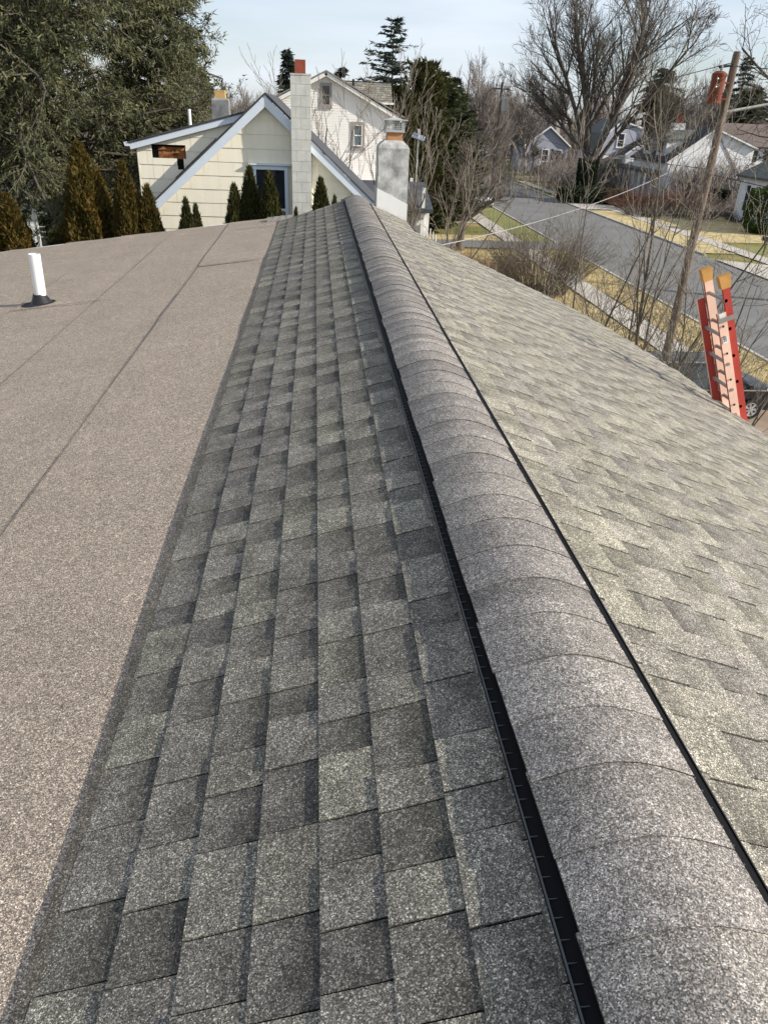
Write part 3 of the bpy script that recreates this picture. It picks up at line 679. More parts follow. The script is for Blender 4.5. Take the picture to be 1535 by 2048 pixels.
# rakes (pale blue white boards) with dark roof edges
def rake(parent, p, q, wd, y, th=0.03, mt=None, name='rake_board'):
    p = Vector((p[0], y, p[1])); q = Vector((q[0], y, q[1])); d = (q - p).normalized(); n = Vector((d.z, 0, -d.x))
    if n.z > 0: n = -n
    return MB().prism([p, q, q + n * wd, p + n * wd], (0, th, 0)).build(name, mt or m_trim, parent)
for sgn, ln in ((-1, 3.4), (1, 3.4)):
    q = (HX + sgn * ln, Hp - Hs * ln)
    rake(nb_, (HX + sgn * .0, Hp), q, 0.155, HY - 0.16, 0.028)
    MB().prism([(HX, HY - 0.18, Hp + .012), (q[0], HY - .18, q[1] + .012), (q[0], HY - .18, q[1] + .05), (HX, HY - .18, Hp + .05)], (0, 6.0, 0)).build('roof', m_roofd, nb_)
    MB().prism([(HX, HY - 0.13, Hp - .16), (q[0], HY - .13, q[1] - .16), (q[0], HY - .13, q[1] - .185), (HX, HY - .13, Hp - .185)], (0, .13, 0)).build('soffit', m_trim, nb_)
window(nb_, I4, -0.96, H - 2.7, H - 1.20, 0.60, HY, m_trim, m_glass, tw=0.075, dep=0.06, mid=False)
MB().box(-1.26, -0.66, HY - .03, HY + .02, H - 2.02, H - 1.97).build('sash_rail', m_white, nb_)
MB().box(-1.41, -0.51, HY - .10, HY + .02, H - 1.115, H - 1.085).build('drip_cap', m_trim, nb_)
MB().prism([(HX, HY - .161, Hp + .01), (HX + .13, HY - .161, Hp - .11), (HX, HY - .161, Hp - .215), (HX - .13, HY - .161, Hp - .11)], (0, .027, 0)).build('rake_board', m_trim, nb_)
# dormer wall (left) standing a little further back, with torn hole
DY = 17.63
dz0 = H - 0.80; ds = 0.268
def dzt(x): return dz0 + 0.03 + ds * (x + 3.66)
MB().prism([(-3.68, DY + .07, 5.6), (HX, DY + .07, 5.6), (HX, DY + .07, dzt(HX)), (-3.68, DY + .07, dzt(-3.68))], (0, 0.05, 0)).build('dormer_core', m_sheath, nb_)
hole1 = (-3.42, -2.72, H - 1.06, H - 0.80); hole2 = (-2.91, -2.78, H - 1.27, H - 1.02)
panels(nb_, -3.70, HX, H - 2.55, H + 0.2, DY, [(-ds, 1, dz0 - 0.05 + ds * 3.66)], holes=[hole1, hole2])
MB().box(-3.73, -3.70, DY - .012, DY + 0.6, 5.6, dz0 - .03).build('corner_board', m_cream, nb_)
MB().box(-3.42, -3.30, DY + .04, DY + .065, H - 1.08, H - .76).build('painted_hole_shade', m_black, nb_)  # black boards painting the shadow inside the torn hole
MB().box(-3.30, -2.72, DY + .04, DY + .065, H - .845, H - .76).build('painted_hole_shade', m_black, nb_)
MB().box(-2.93, -2.76, DY + .04, DY + .065, H - 1.30, H - 1.07).build('painted_hole_shade', m_black, nb_)
# ragged remnants in the hole
for i in range(5):
    x = rnd.uniform(-3.3, -2.8); z = rnd.uniform(H - 1.03, H - 0.9)
    MB().prism([(x, DY - .004, z), (x + rnd.uniform(.08, .2), DY - .006, z + .02), (x + rnd.uniform(.03, .12), DY + .01, z + rnd.uniform(.05, .1))], (0, .008, 0)).build('torn_sheathing', m_sheath, nb_)
q0, q1 = (-3.86, dz0 + .0), (-1.30, dz0 + ds * 2.56)
rake(nb_, q0, q1, 0.115, DY - 0.10, 0.03)
MB().prism([(q0[0] - .02, DY - .13, q0[1] + .006), (q1[0], DY - .13, q1[1] + .006), (q1[0], DY - .13, q1[1] + .035), (q0[0] - .02, DY - .13, q0[1] + .035)], (0, 5.2, 0)).build('dormer_roof', m_roofd, nb_)
MB().prism([(q0[0] - .08, DY - .12, q0[1] - .05), (q0[0], DY - .12, q0[1] - .05), (q0[0], DY - .12, q0[1] + .02), (q0[0] - .10, DY - .12, q0[1] + .02)], (0, 5.1, 0)).build('gutter', m_trim, nb_)
# step flashing, black, where dormer meets roof
for k in range(9):
    x = -2.98 + k * .10; MB().prism([(x, DY - .03, gz(x) + .05), (x + .11, DY - .03, gz(x + .11) + .05), (x + .11, DY - .03, gz(x + .11) + .13), (x, DY - .03, gz(x) + .13)], (0, .012, 0)).build('step_flashing', m_under, nb_)
# external block chimney: courses of blocks
b = MB(); b.box(-.485, -.095, HY - .32, HY + .18, 0, H + .54); b.build('chimney_core', m_mortar, nb_)
z = 5.3; r_ = 0
while z < H + .54:
    zt_ = min(z + .2, H + .555)
    if r_ % 2: cells = [(-.49, -.292), (-.288, -.09)]
    else: cells = [(-.49, -.39), (-.386, -.194), (-.19, -.09)]
    for a_, c_ in cells:
        g_ = rnd.uniform(0, .0025); MB().box(a_, c_, HY - .327 - g_, HY + .185, z + .0025, zt_ - .0025).build('chimney_block', m_block, nb_)
    z += .2; r_ += 1
MB().box(-.50, -.08, HY - .335, HY + .195, H + .555, H + .585).build('chimney_crown', m_stucco, nb_)
MB().box(-.40, -.19, HY - .18, HY + .03, H + .585, H + .83).build('flue_liner', m_tile, nb_)
# second chimney and pipe on the dormer roof
MB().lathe((-2.29, 20.9, H - .45), (0, 0, 1), [(0, .30), (.40, .29), (.52, .28), (.56, .22)], 4).build('rear_chimney', m_soot_shade, nb_)
MB().box(-2.41, -2.17, 20.78, 21.02, H + .10, H + .285).build('rear_flue', m_tiley, nb_)
MB().tube((-2.86, 19.5, H - .6), (-2.86, 19.5, H - .14), .035, n=10).build('roof_pipe', m_pvc, nb_)
# ---- the white clapboard house behind
wy = 42.0
wh = thing('white_clapboard_house', 'white clapboard house with taupe window trim and grey shingle dormer behind the cream house', 'house', (0.5, 42, 0))
pk = (0.54, H + 1.45); sR = 0.525
fx = lambda z: (pk[0] - min(6.5, max(0, (pk[1] - z) / sR)), pk[0] + min(3.55, max(0, (pk[1] - z) / sR)))
fx = lambda z: (pk[0] - min(5.2, (pk[1] - z) / .50), pk[0] + min(3.4, (pk[1] - z) / .50))
h1 = (.25, .82, H + .10, H + 1.02); h2 = (1.80, 2.48, H - 1.78, H - .56)
lap_wall(I4, fx, 0.2, pk[1] - .05, 0.115, wy, [h1, h2]).build('clapboards', m_siding, wh, kind='stuff')
MB().prism([(-4.66, wy + .02, 0), (3.94, wy + .02, 0), (3.94, wy + .02, H - .25), (pk[0], wy + .02, pk[1] - .05), (-4.66, wy + .02, H - 1.15)], (0, 8, 0)).build('wall', m_siding, wh)
window(wh, I4, .535, H + .16, H + .96, .34, wy, m_taupe, m_glass, tw=0.115, dep=.05)
window(wh, I4, 2.14, H - 1.64, H - .68, .42, wy, m_taupe, m_glassb, tw=0.13, dep=.05)
window(wh, I4, 2.14, H - 1.60, H - .72, .36, wy - .01, m_white, m_glassb, tw=0.03, dep=.05)
for sgn, ln in ((-1, 5.5), (1, 3.9)):
    q = (pk[0] + sgn * ln, pk[1] + .10 - .5 * ln)
    rake(wh, (pk[0], pk[1] + .10), q, .16, wy - .28, .05, m_siding)
    MB().prism([(pk[0], wy - .33, pk[1] + .11), (q[0], wy - .33, q[1] + .11), (q[0], wy - .33, q[1] + .17), (pk[0], wy - .33, pk[1] + .17)], (0, 8.5, 0)).build('roof', m_roofm, wh)
# cross dormer on the right slope, its roof plane towards us
MB().prism([(1.5, 43.6, H + .3), (3.45, 43.6, H - .6), (3.45, 43.6, H + .34), (1.2, 43.6, H + .34)], (0, 2.5, 0)).build('dormer_wall', m_siding, wh)
dr_ = MB()
for r_ in range(9):
    t0, t1 = r_ / 9, (r_ + 1.12) / 9; y0_, y1_ = 43.1 + 1.5 * t0, 43.1 + 1.5 * t1; z0_, z1_ = H + .33 + .92 * t0, H + .33 + .92 * t1
    x = 1.0 + rnd.uniform(0, .15)
    while x < 3.95:
        xn = min(x + rnd.uniform(.16, .3), 3.95); o_ = rnd.uniform(.01, .035)
        dr_.slab([(x, y0_, z0_), (xn, y0_, z0_), (xn, y1_, z1_), (x, y1_, z1_), (x, y0_ - .01, z0_ + o_), (xn, y0_ - .01, z0_ + o_), (xn, y1_, z1_ + .005), (x, y1_, z1_ + .005)], [(rnd.uniform(.75, 1.35), rnd.random(), 0, 0)] * 8); x = xn
dr_.build('dormer_roof', m_shL, wh, kind='stuff')
MB().box(1.0, 4.0, 43.02, 43.10, H + .27, H + .36).build('eave_board', m_siding, wh)
MB().tube((1.1, 44.6, H + 1.27), (3.95, 44.6, H + 1.27), .03, n=6).build('ridge_cap', m_under, wh)
MB().tube((1.95, 43.7, H + .9), (1.95, 43.7, H + 1.35), .06, n=8).build('roof_vent', m_under, wh)
# lower roof between the houses
MB().prism([(-.5, 31, H - 3.35), (4.6, 31, H - 3.35), (4.6, 34, H - 2.6), (-.5, 34, H - 2.6)], (0, 0, -.15)).build('low_roof', m_roofd, wh)
MB().box(-.4, 4.5, 31.3, 42, 0, H - 3.55).build('low_wall', m_siding, wh)
# ---- left house behind the trees
lh = thing('dark_roofed_house', 'white house with a dark low roof half hidden behind the hemlocks at left', 'house', (-12, 36, 0))
slabroof(None, (-18, 35.7, 4.95), (-9.2, 35.7, 4.95), (-9.6, 39, 6.3), (-18, 39, 6.3), .12).build('roof', m_roofd, lh)
MB().box(-18, -9.0, 35.62, 35.7, 4.75, 4.93).build('fascia', m_white, lh)
fxl = lambda z: (-17.6, -8.6)
lap_wall(I4, fxl, .2, 4.75, .16, 36.2, [(-12.4, -11.4, 2.6, 4.1), (-16, -15, 2.6, 4.1), (-9.9, -9.1, 2.8, 4.2)]).build('clapboards', m_sidingw, lh, kind='stuff')
MB().box(-17.6, -8.6, 36.22, 44, 0, 4.75).build('wall', m_sidingw, lh)
for xc in (-11.9, -15.5): window(lh, I4, xc, 2.7, 4.0, .8, 36.2, m_white, m_glass, nx=1, nz=2)
window(lh, I4, -9.5, 2.9, 4.1, .6, 36.2, m_white, m_glassb, nx=2, nz=3)
# ---- pale lavender house across the street
B = Matrix.Translation((44.55, 118, 0))
bh = thing('lavender_cape_house', 'lavender grey cape house with white trim and steep front gable behind the big bare tree', 'house', (44.55, 118, 0))
kn = [(-3.15, 4.4), (-2.35, 6.8), (-.3, 8.55), (2.95, 7.75), (3.15, 4.4)]
def bfx(z):
    L_ = -3.15 if z < 4.4 else (-3.15 + (z - 4.4) / 2.4 * .8 if z < 6.8 else -2.35 + (z - 6.8) / 1.75 * 2.05)
    R_ = 3.15 if z < 7.7 else 2.95 - (z - 7.75) / .8 * 3.25
    return (L_, max(L_ + .02, R_))
lap_wall(B, bfx, .2, 8.5, .22, 0, [(-.6, .5, 5.2, 7.2), (-2.75, -1.75, .9, 3.2), (-.9, .3, 1.5, 3.3)]).build('clapboards', m_blue, bh, kind='stuff')
MB(B).prism([(-3.15, .03, 0), (3.15, .03, 0), (3.15, .03, 4.4), (2.95, .03, 7.7), (-.3, .03, 8.5), (-2.35, .03, 6.75), (-3.15, .03, 4.4)], (0, 9, 0)).build('wall', m_blue, bh)
for a_, c_ in zip(kn, kn[1:]):
    MB(B).prism([(a_[0], -.25, a_[1]), (c_[0], -.25, c_[1]), (c_[0], -.25, c_[1] + .2), (a_[0], -.25, a_[1] + .2)], (0, .22, 0)).build('rake_board', m_white, bh)
    MB(B).prism([(a_[0], -.02, a_[1] + .02), (c_[0], -.02, c_[1] + .02), (c_[0], -.02, c_[1] + .18), (a_[0], -.02, a_[1] + .18)], (0, 9.4, 0)).build('roof', m_roofg, bh)
window(bh, B, -.05, 5.35, 7.0, .85, 0, m_white, m_glass, tw=.15, dep=.1)
window(bh, B, -.3, 1.6, 3.25, .8, 0, m_white, m_glass, tw=.12, dep=.1)
for xx in (-1.05, .35): MB(B).box(xx, xx + .35, -.06, 0, 1.5, 3.3).build('shutter', m_shutter, bh)
dd = MB(B).box(-2.7, -1.8, -.06, .02, .7, 3.2).build('door', m_white, bh)
for i in range(2):
    for j in range(3): MB(B).box(-2.6 + i * .38, -2.28 + i * .38, -.075, -.05, 1.3 + j * .6, 1.75 + j * .6).build('pane', m_glass, dd)
MB(B).box(-3.4, 1.4, -1.4, -.27, 3.75, 4.1).build('porch_roof', m_white, bh)
for xx in (-3.2, -1.5, 1.2): MB(B).box(xx, xx + .16, -1.3, -1.14, .3, 3.74).build('porch_post', m_white, bh)
# front gable wing to the right
G = Matrix.Translation((47.6, 115.4, 0))
lap_wall(G, lambda z: (-2.9, 3.0) if z < 4.4 else (-2.9 + (z - 4.4) * 1.32, 3.0 - (z - 4.4) * 1.35), 4.1, 6.5, .22, 0).build('clapboards', m_blue, bh, kind='stuff')
MB(G).prism([(-2.9, .03, 0), (3, .03, 0), (3, .03, 4.35), (.05, .03, 6.5), (-2.9, .03, 4.35)], (0, 3, 0)).build('wing_wall', m_sidingw, bh)
for s_, q in ((-1, (-3.1, 4.3)), (1, (3.2, 4.3))):
    MB(G).prism([(.05, -.2, 6.58), (q[0], -.2, q[1]), (q[0], -.2, q[1] + .18), (.05, -.2, 6.76)], (0, .2, 0)).build('rake_board', m_white, bh)
    MB(G).prism([(.05, .01, 6.6), (q[0], .01, q[1] + .02), (q[0], .01, q[1] + .16), (.05, .01, 6.74)], (0, 6, 0)).build('roof', m_roofd, bh)
MB(G).box(-1.5, 6.0, -1.6, -.2, 3.55, 3.95).build('sunroom_roof', m_roofg, bh)
for k in range(7):
    x = -1.4 + k * 1.05; MB(G).box(x, x + .2, -1.5, -1.3, .3, 3.54).build('sunroom_post', m_white, bh)
    if k < 6:
        f_ = MB(G).box(x + .24, x + 1.0, -1.46, -1.40, 1.0, 3.3).build('window', m_white, bh); MB(G).box(x + .30, x + .93, -1.475, -1.455, 1.1, 3.2).build('pane', m_glass, f_)
MB(G).box(-1.5, 5.95, -1.35, 0, 0, 3.54).build('sunroom_wall', m_sidingw, bh)
MB(B).box(3.5, 4.2, 4, 4.8, 7.5, 9.6).build('chimney', m_block, bh)
# ---- grey house further left
Gy = Matrix.Translation((39.0, 141, 0))
gh = thing('grey_porch_house', 'small grey gabled house with white porch steps left of the big bare tree', 'house', (39, 141, 0))
MB(Gy).prism([(-2.5, 0, 0), (5, 0, 0), (5, 0, 4.4), (1.3, 0, 7.2), (-2.5, 0, 4.4)], (0, 9, 0)).build('wall', m_blue, gh)
for q in ((-2.9, 4.2), (5.4, 4.2)):
    MB(Gy).prism([(1.3, -.3, 7.25), (q[0], -.3, q[1]), (q[0], -.3, q[1] + .25), (1.3, -.3, 7.5)], (0, 9.4, 0)).build('roof', m_roofg, gh)
    MB(Gy).prism([(1.3, -.45, 7.2), (q[0], -.45, q[1] - .05), (q[0], -.45, q[1] + .22), (1.3, -.45, 7.47)], (0, .14, 0)).build('rake_board', m_white, gh)
window(gh, Gy, 1.0, 2.0, 3.7, 1.0, 0, m_white, m_glass, tw=.15, dep=.1); window(gh, Gy, 3.4, 2.0, 3.7, .9, 0, m_white, m_glass, tw=.15, dep=.1)
MB(Gy).box(2.05, 2.4, -.07, 0, 1.7, 3.9).build('shutter', m_shutter, gh)
st_ = MB(Gy)
for i in range(5): st_.box(0, 2.2, -.4 - i * .35, -i * .35, 0, 1.3 - i * .26)
st_.build('steps', m_conc, gh)
rl = MB(Gy)
for i in range(6):
    for xx in (0, 2.15): rl.box(xx, xx + .07, -.3 - i * .35, -.24 - i * .35, 1.0 - i * .22, 2.2 - i * .24)
for xx in (0, 2.15): rl.prism([(xx, -.2, 2.2), (xx, -2.1, .95), (xx, -2.1, 1.05), (xx, -.2, 2.3)], (.07, 0, 0))
rl.build('railing', m_white, gh)
MB(Gy).box(3.6, 4.3, 4, 4.7, 6, 8.4).build('chimney', m_conc, gh)
# ---- white cape with two dormers
Wc = Matrix.Translation((47.1, 95, 0))
cw = thing('white_cape_house', 'bright white cape house with two roof dormers and a brick chimney behind the utility pole', 'house', (47.1, 95, 0))
wfx = lambda z: (-4.9 + max(0, (z - 4.68)) / .72, 5.4 - max(0, (z - 6.4)) / .34)
lap_wall(Wc, wfx, .2, 8.15, .24, 0, [(-2.7, -1.7, 1.3, 3.0), (1.2, 2.2, 1.3, 3.0)]).build('clapboards', m_sidingw, cw, kind='stuff')
MB(Wc).prism([(-4.9, .03, 0), (5.4, .03, 0), (5.4, .03, 6.35), (0, .03, 8.2), (-4.9, .03, 4.66)], (0, 11, 0)).build('wall', m_sidingw, cw)
window(cw, Wc, -2.2, 1.4, 2.9, .85, 0, m_white, m_glass, dep=.08, tw=.1); window(cw, Wc, 1.7, 1.4, 2.9, .85, 0, m_white, m_glass, dep=.08, tw=.1)
MB(Wc).prism([(0, -.3, 8.25), (-5.3, -.3, 4.43), (-5.3, -.3, 4.61), (0, -.3, 8.43)], (0, 11.6, 0)).build('roof', m_roofd, cw)
MB(Wc).prism([(0, -.3, 8.25), (5.7, -.3, 6.3), (5.7, -.3, 6.48), (0, -.3, 8.43)], (0, 11.6, 0)).build('roof', m_roofd, cw)
for q in ((-5.3, 4.36), (5.7, 6.22)): MB(Wc).prism([(0, -.42, 8.18), (q[0], -.42, q[1]), (q[0], -.42, q[1] + .17), (0, -.42, 8.35)], (0, .1, 0)).build('rake_board', m_white, cw)
MB(Wc).prism([(.1, -.1, 8.1), (.35, -.1, 8.0), (4.2, -.1, 3.6), (3.9, -.1, 3.6)], (0, .08, 0)).build('stair_stringer', m_taupe, cw)
for yy in (2.2, 6.6):
    MB(Wc).prism([(-4.6, yy, 4.9), (-4.6, yy, 6.9), (-1.2, yy, 7.0), (-1.2, yy, 6.9)], (0, 2.5, 0)).build('dormer_wall', m_sidingw, cw)
    MB(Wc).prism([(-4.9, yy - .2, 6.8), (-4.9, yy + 1.25, 7.75), (-.4, yy + 1.25, 7.95), (-1.0, yy - .2, 7.0)], (0, 0, .14)).build('dormer_roof', m_roofg, cw)
    MB(Wc).prism([(-4.9, yy + 2.7, 6.8), (-4.9, yy + 1.25, 7.75), (-.4, yy + 1.25, 7.95), (-1.0, yy + 2.7, 7.0)], (0, 0, .14)).build('dormer_roof', m_roofg, cw)
    MB(Wc).prism([(-4.62, yy, 6.88), (-4.62, yy + 1.25, 7.7), (-4.62, yy + 2.5, 6.88)], (.1, 0, 0)).build('dormer_gable', m_sidingw, cw)
    f_ = MB(Wc).box(-4.7, -4.6, yy + .55, yy + 1.95, 5.3, 6.75).build('window', m_white, cw); MB(Wc).box(-4.73, -4.69, yy + .72, yy + 1.78, 5.45, 6.62).build('pane', m_glass, f_)
MB(Wc).box(-2.6, -1.1, 5.8, 6.8, 6.2, 8.75).build('chimney_base', m_sidingw, cw)
m_brick = mat('red_brick', (0.28, 0.09, 0.06), .9, scale=6, var=.2)
cb = MB(Wc); z = 8.76
while z < 9.9:
    for (a_, c_) in ((-2.3, -1.86), (-1.84, -1.4)): cb.box(a_, c_, 5.95, 6.65, z, z + .075)
    z += .095
cb.box(-2.28, -1.42, 5.97, 6.63, 8.75, 9.85); cb.build('brick_stack', m_brick, cw, kind='stuff')
MB(Wc).box(-7.0, -4.95, 1.5, 10.5, 3.2, 3.5).build('porch_roof', m_roofg, cw)
for k in range(6): MB(Wc).box(-6.9, -6.7, 1.6 + k * 1.7, 1.8 + k * 1.7, 0, 3.2).build('porch_post', m_white, cw)
# white picket fence by it
pf = thing('picket_fence', 'white picket fence at the foot of the white cape house', 'fence', (50, 92, 0))
for k in range(30): x = 46.5 + k * .28; MB().prism([(x, 92, 0), (x + .14, 92, 0), (x + .14, 92, 1.0), (x + .07, 92, 1.12), (x, 92, 1.0)], (0, .04, 0)).build('picket', m_white, pf)
for z in (.3, .8): MB().box(46.4, 55, 92.05, 92.1, z, z + .08).build('rail', m_white, pf)
# ---- brown roofed house at the right
rh = thing('brown_roofed_house', 'white house with long brown grey roof and white front door at the right edge', 'house', (60, 112, 0))
MB().box(58.5, 82, 112, 122, 0, 6.3).build('wall', m_sidingw, rh)
slabroof(None, (57.5, 111, 6.2), (83, 111, 6.2), (83, 116.5, 9.0), (57.5, 116.5, 9.0), .2).build('roof', m_roofb, rh)
for xc in (59.6, 62.0, 66.5): window(rh, I4, xc, 4.2, 5.7, 1.1, 112, m_white, m_glass, tw=.12, dep=.08)
MB().box(60.35, 61.25, 111.9, 112, 3.4, 5.8).build('door', m_white, rh)
# ---- near corner of the house with dark shutters
sh = thing('shuttered_house', 'white house corner with dark navy shutters cut off by the right edge', 'house', (43.2, 79, 0))
Sm = Matrix.Translation((43.2, 79, 0)) @ Matrix.Rotation(math.radians(-90), 4, 'Z')
lap_wall(Sm, lambda z: (0, 12), .2, 4.2, .2, 0, [(2.1, 3.1, 1.3, 3.4), (5.6, 6.6, 1.3, 3.4)]).build('clapboards', m_sidingw, sh, kind='stuff')
MB(Sm).box(0, 12, .02, 9, 0, 4.2).build('wall', m_sidingw, sh)
MB(Sm).box(-.08, .2, -.07, .2, 0, 4.3).build('corner_board', m_white, sh)
for xx in (1.45, 3.25, 4.95, 6.75): MB(Sm).box(xx, xx + .5, -.10, -.016, 1.2, 3.5).build('shutter', m_shutter, sh)
for xx in (2.6, 6.1): window(sh, Sm, xx, 1.35, 3.35, .95, 0, m_white, m_glass, dep=.06)
MB(Sm).prism([(-.5, -.5, 4.15), (12, -.5, 4.15), (12, 4.5, 6.6), (-.5, 4.5, 6.6)], (0, 0, .2)).build('roof', m_roofg, sh)
# far pale houses
fh = thing('distant_white_house', 'tall narrow white house glimpsed far down between the trees', 'house', (46, 168, 0))
MB().prism([(44.5, 168, 0), (49, 168, 0), (49, 168, 7.6), (46.8, 168, 9.8), (44.5, 168, 7.6)], (0, 8, 0)).build('wall', m_sidingw, fh)
for q in ((44.1, 7.4), (49.4, 7.4)): MB().prism([(46.8, 167.7, 9.9), (q[0], 167.7, q[1]), (q[0], 167.7, q[1] + .2), (46.8, 167.7, 10.1)], (0, 8.5, 0)).build('roof', m_roofg, fh)
for (xc, z0_) in ((46, 2), (47.8, 2), (46.8, 5.4)): window(fh, I4, xc, z0_, z0_ + 1.6, .9, 168, m_white, m_glass, tw=.1, dep=.06)
fh2 = thing('distant_grey_house', 'low grey house with bare pale wall beside the far parked truck', 'house', (38, 190, 0))
MB().box(34, 43, 190, 198, 0, 4.4).build('wall', m_blue, fh2)
slabroof(None, (33.4, 189.5, 4.3), (43.6, 189.5, 4.3), (43.6, 194, 7), (33.4, 194, 7), .2).build('roof', m_roofg, fh2)
for xc in (36, 39.5): window(fh2, I4, xc, 1.8, 3.2, 1.0, 190, m_white, m_glass, tw=.1, dep=.06)
# ---- white porch with railing beyond the chimney, seen between chimney and street
pr_ = thing('white_porch', 'white porch post and slatted stair railing just right of the stucco chimney', 'porch', (4, 33, 0))
MB().box(3.55, 4.3, 31, 36, 0, 4.0).build('porch_base', m_sidingw, pr_)
for (x, y) in ((4.15, 31.1), (4.2, 35.8)): MB().box(x, x + .12, y, y + .12, 4.0, 6.1).build('post', m_white, pr_)
MB().box(4.18, 4.24, 31.1, 35.9, 4.95, 5.02).build('hand_rail', m_white, pr_)
for k in range(16): MB().box(4.19, 4.23, 31.35 + k * .28, 31.39 + k * .28, 4.0, 4.95).build('baluster', m_white, pr_)
for k in range(5): MB().box(4.32 + k * .12, 4.36 + k * .12, 31.2, 31.24, 3.6 - k * .1, 4.85 - k * .12).build('baluster', m_white, pr_)
# ------------------------------------------------------------------ vehicles
def arch(cx, cz, r, x0, x1, n=10, up=True):
    return [(cx + r * math.cos(math.pi * (1 - i / n)), cz + r * math.sin(math.pi * (1 - i / n))) for i in range(n + 1)]
def wheel(parent, M, c, r, wd, side):
    b = MB(M); x, y, z = c
    s = side
    b.lathe((x, y, z), (0, s, 0), [(0, r * .70), (0.0, r * .95), (.03, r), (wd - .03, r), (wd, r * .95), (wd, r * .66), (wd - .02, r * .64)], 28)
    o = b.build('wheel', m_rubber, parent, smooth=False)
    rb = MB(M); yo = y + s * (wd - .03)
    rb.lathe((x, yo, z), (0, s, 0), [(0, r * .64), (.028, r * .66), (.03, r * .60), (.008, r * .56)], 28)
    rb.lathe((x, yo, z), (0, s, 0), [(0, r * .16), (.03, r * .14), (.034, r * .08)], 14)
    for k in range(7):
        a = 2 * math.pi * k / 7; d_ = Vector((math.cos(a), 0, math.sin(a))); n_ = Vector((-math.sin(a), 0, math.cos(a)))
        p0 = Vector((x, yo + s * .004, z)) + d_ * r * .12; p1 = Vector((x, yo + s * .004, z)) + d_ * r * .60
        rb.prism([p0 + n_ * .028, p1 + n_ * .040, p1 - n_ * .040, p0 - n_ * .028], (0, s * .02, 0))
    rb.build('rim', m_alloy, o)
    return o
def car(name, label, cat, M, prof, glass, L_, Wd, paint, wheels, r=0.36, group=None, extras=None):
    """prof: side outline polygon (x,z) lower body; glass: greenhouse polygon (x,z)"""
    o = thing(name, label, cat, tuple(M.translation), group)
    hw = Wd / 2
    b = MB(M)
    secs = [(-hw, 0.90), (-hw + .05, 0.985), (-hw + .16, 1.0), (hw - .16, 1.0), (hw - .05, 0.985), (hw, 0.90)]
    cz = sum(p[1] for p in prof) / len(prof); cxm = sum(p[0] for p in prof) / len(prof); rows = []
    for (yy, s_) in secs:
        rows.append([b.pt((cxm + (x - cxm) * (s_ * .4 + .6), yy, z if z < .42 else cz + (z - cz) * s_)) for x, z in prof])
    n = len(prof)
    for a_, c_ in zip(rows, rows[1:]):
        for i in range(n): j = (i + 1) % n; b.f.append([a_[i], a_[j], c_[j], c_[i]])
    b.f.append(rows[0][::-1]); b.f.append(rows[-1]); body = b.build('body', paint, o)
    b = MB(M); base_z = min(z for x, z in glass); top_z = max(z for x, z in glass); rows = []
    for s_ in (-1, 1):
        rows.append([b.pt((x, s_ * (hw - .06 - .20 * (z - base_z) / (top_z - base_z)), z)) for x, z in glass])
    n = len(glass)
    for i in range(n): j = (i + 1) % n; b.f.append([rows[0][i], rows[0][j], rows[1][j], rows[1][i]])
    b.f.append(rows[0][::-1]); b.f.append(rows[1]); b.build('greenhouse', m_cglass, o)
    return o, body, base_z, top_z, hw
# dark minivan in the driveway, tail to the left
MV = Matrix.Translation((0, 0, 0.08)) @ Matrix.Translation((12.80, 23.1, 0))
van_prof = [(-2.50, .45), (-2.55, .70), (-2.52, 1.08), (2.0, 1.08), (2.45, .92), (2.58, .62), (2.5, .30)] + [(x, z) for x, z in arch(1.55, .34, .42, 0, 0)][::-1] + [(.9, .28), (-1.0, .28)] + [(x, z) for x, z in arch(-1.50, .34, .42, 0, 0)][::-1] + [(-2.2, .30)]
van_glass = [(-2.50, 1.06), (-2.36, 1.45), (-2.12, 1.74), (.35, 1.76), (1.55, 1.12), (1.62, 1.06)]
van, vbody, vb0, vt0, vhw = car('parked_minivan', 'near black minivan with chrome side strip parked in the driveway behind the ladder', 'minivan', MV, van_prof, van_glass, 5.1, 1.9, m_carb, None)
for x in (1.55, -1.50):
    wheel(van, MV, (x, -.72, .34), .355, .235, -1); wheel(van, MV, (x, .72, .34), .355, .235, 1)
b = MB(MV); b.prism([(-2.20, -.69, 1.74), (.4, -.69, 1.755), (.5, -.5, 1.80), (-2.0, -.5, 1.80), ], (0, .001, .02)); 
b = MB(MV); rr = []
for (yy, zz) in ((-.72, 0), (-.66, .045), (-.4, .075), (.4, .075), (.66, .045), (.72, 0)): rr.append([b.pt((-2.18 + abs(yy) * .05, yy, 1.735 + zz)), b.pt((.45 - abs(yy) * .1, yy, 1.745 + zz))])
for a_, c_ in zip(rr, rr[1:]): b.f.append([a_[0], a_[1], c_[1], c_[0]])
b.f.append([r_[0] for r_ in rr]); b.f.append([r_[1] for r_ in rr]); b.build('roof_panel', m_carb, van)
for (xa, za_, xb2, zb2) in ((-1.35, 1.07, -1.25, 1.74), (-.05, 1.07, 0.0, 1.745), (1.45, 1.08, .30, 1.75)):
    for s_ in (-1, 1):
        y0_ = s_ * (vhw - .055); y1_ = s_ * (vhw - .255)
        MB(MV).prism([(xa - .05, y0_, za_), (xa + .05, y0_, za_), (xb2 + .04, y1_, zb2), (xb2 - .06, y1_, zb2)], (0, s_ * .012, 0)).build('pillar', m_carb, van)
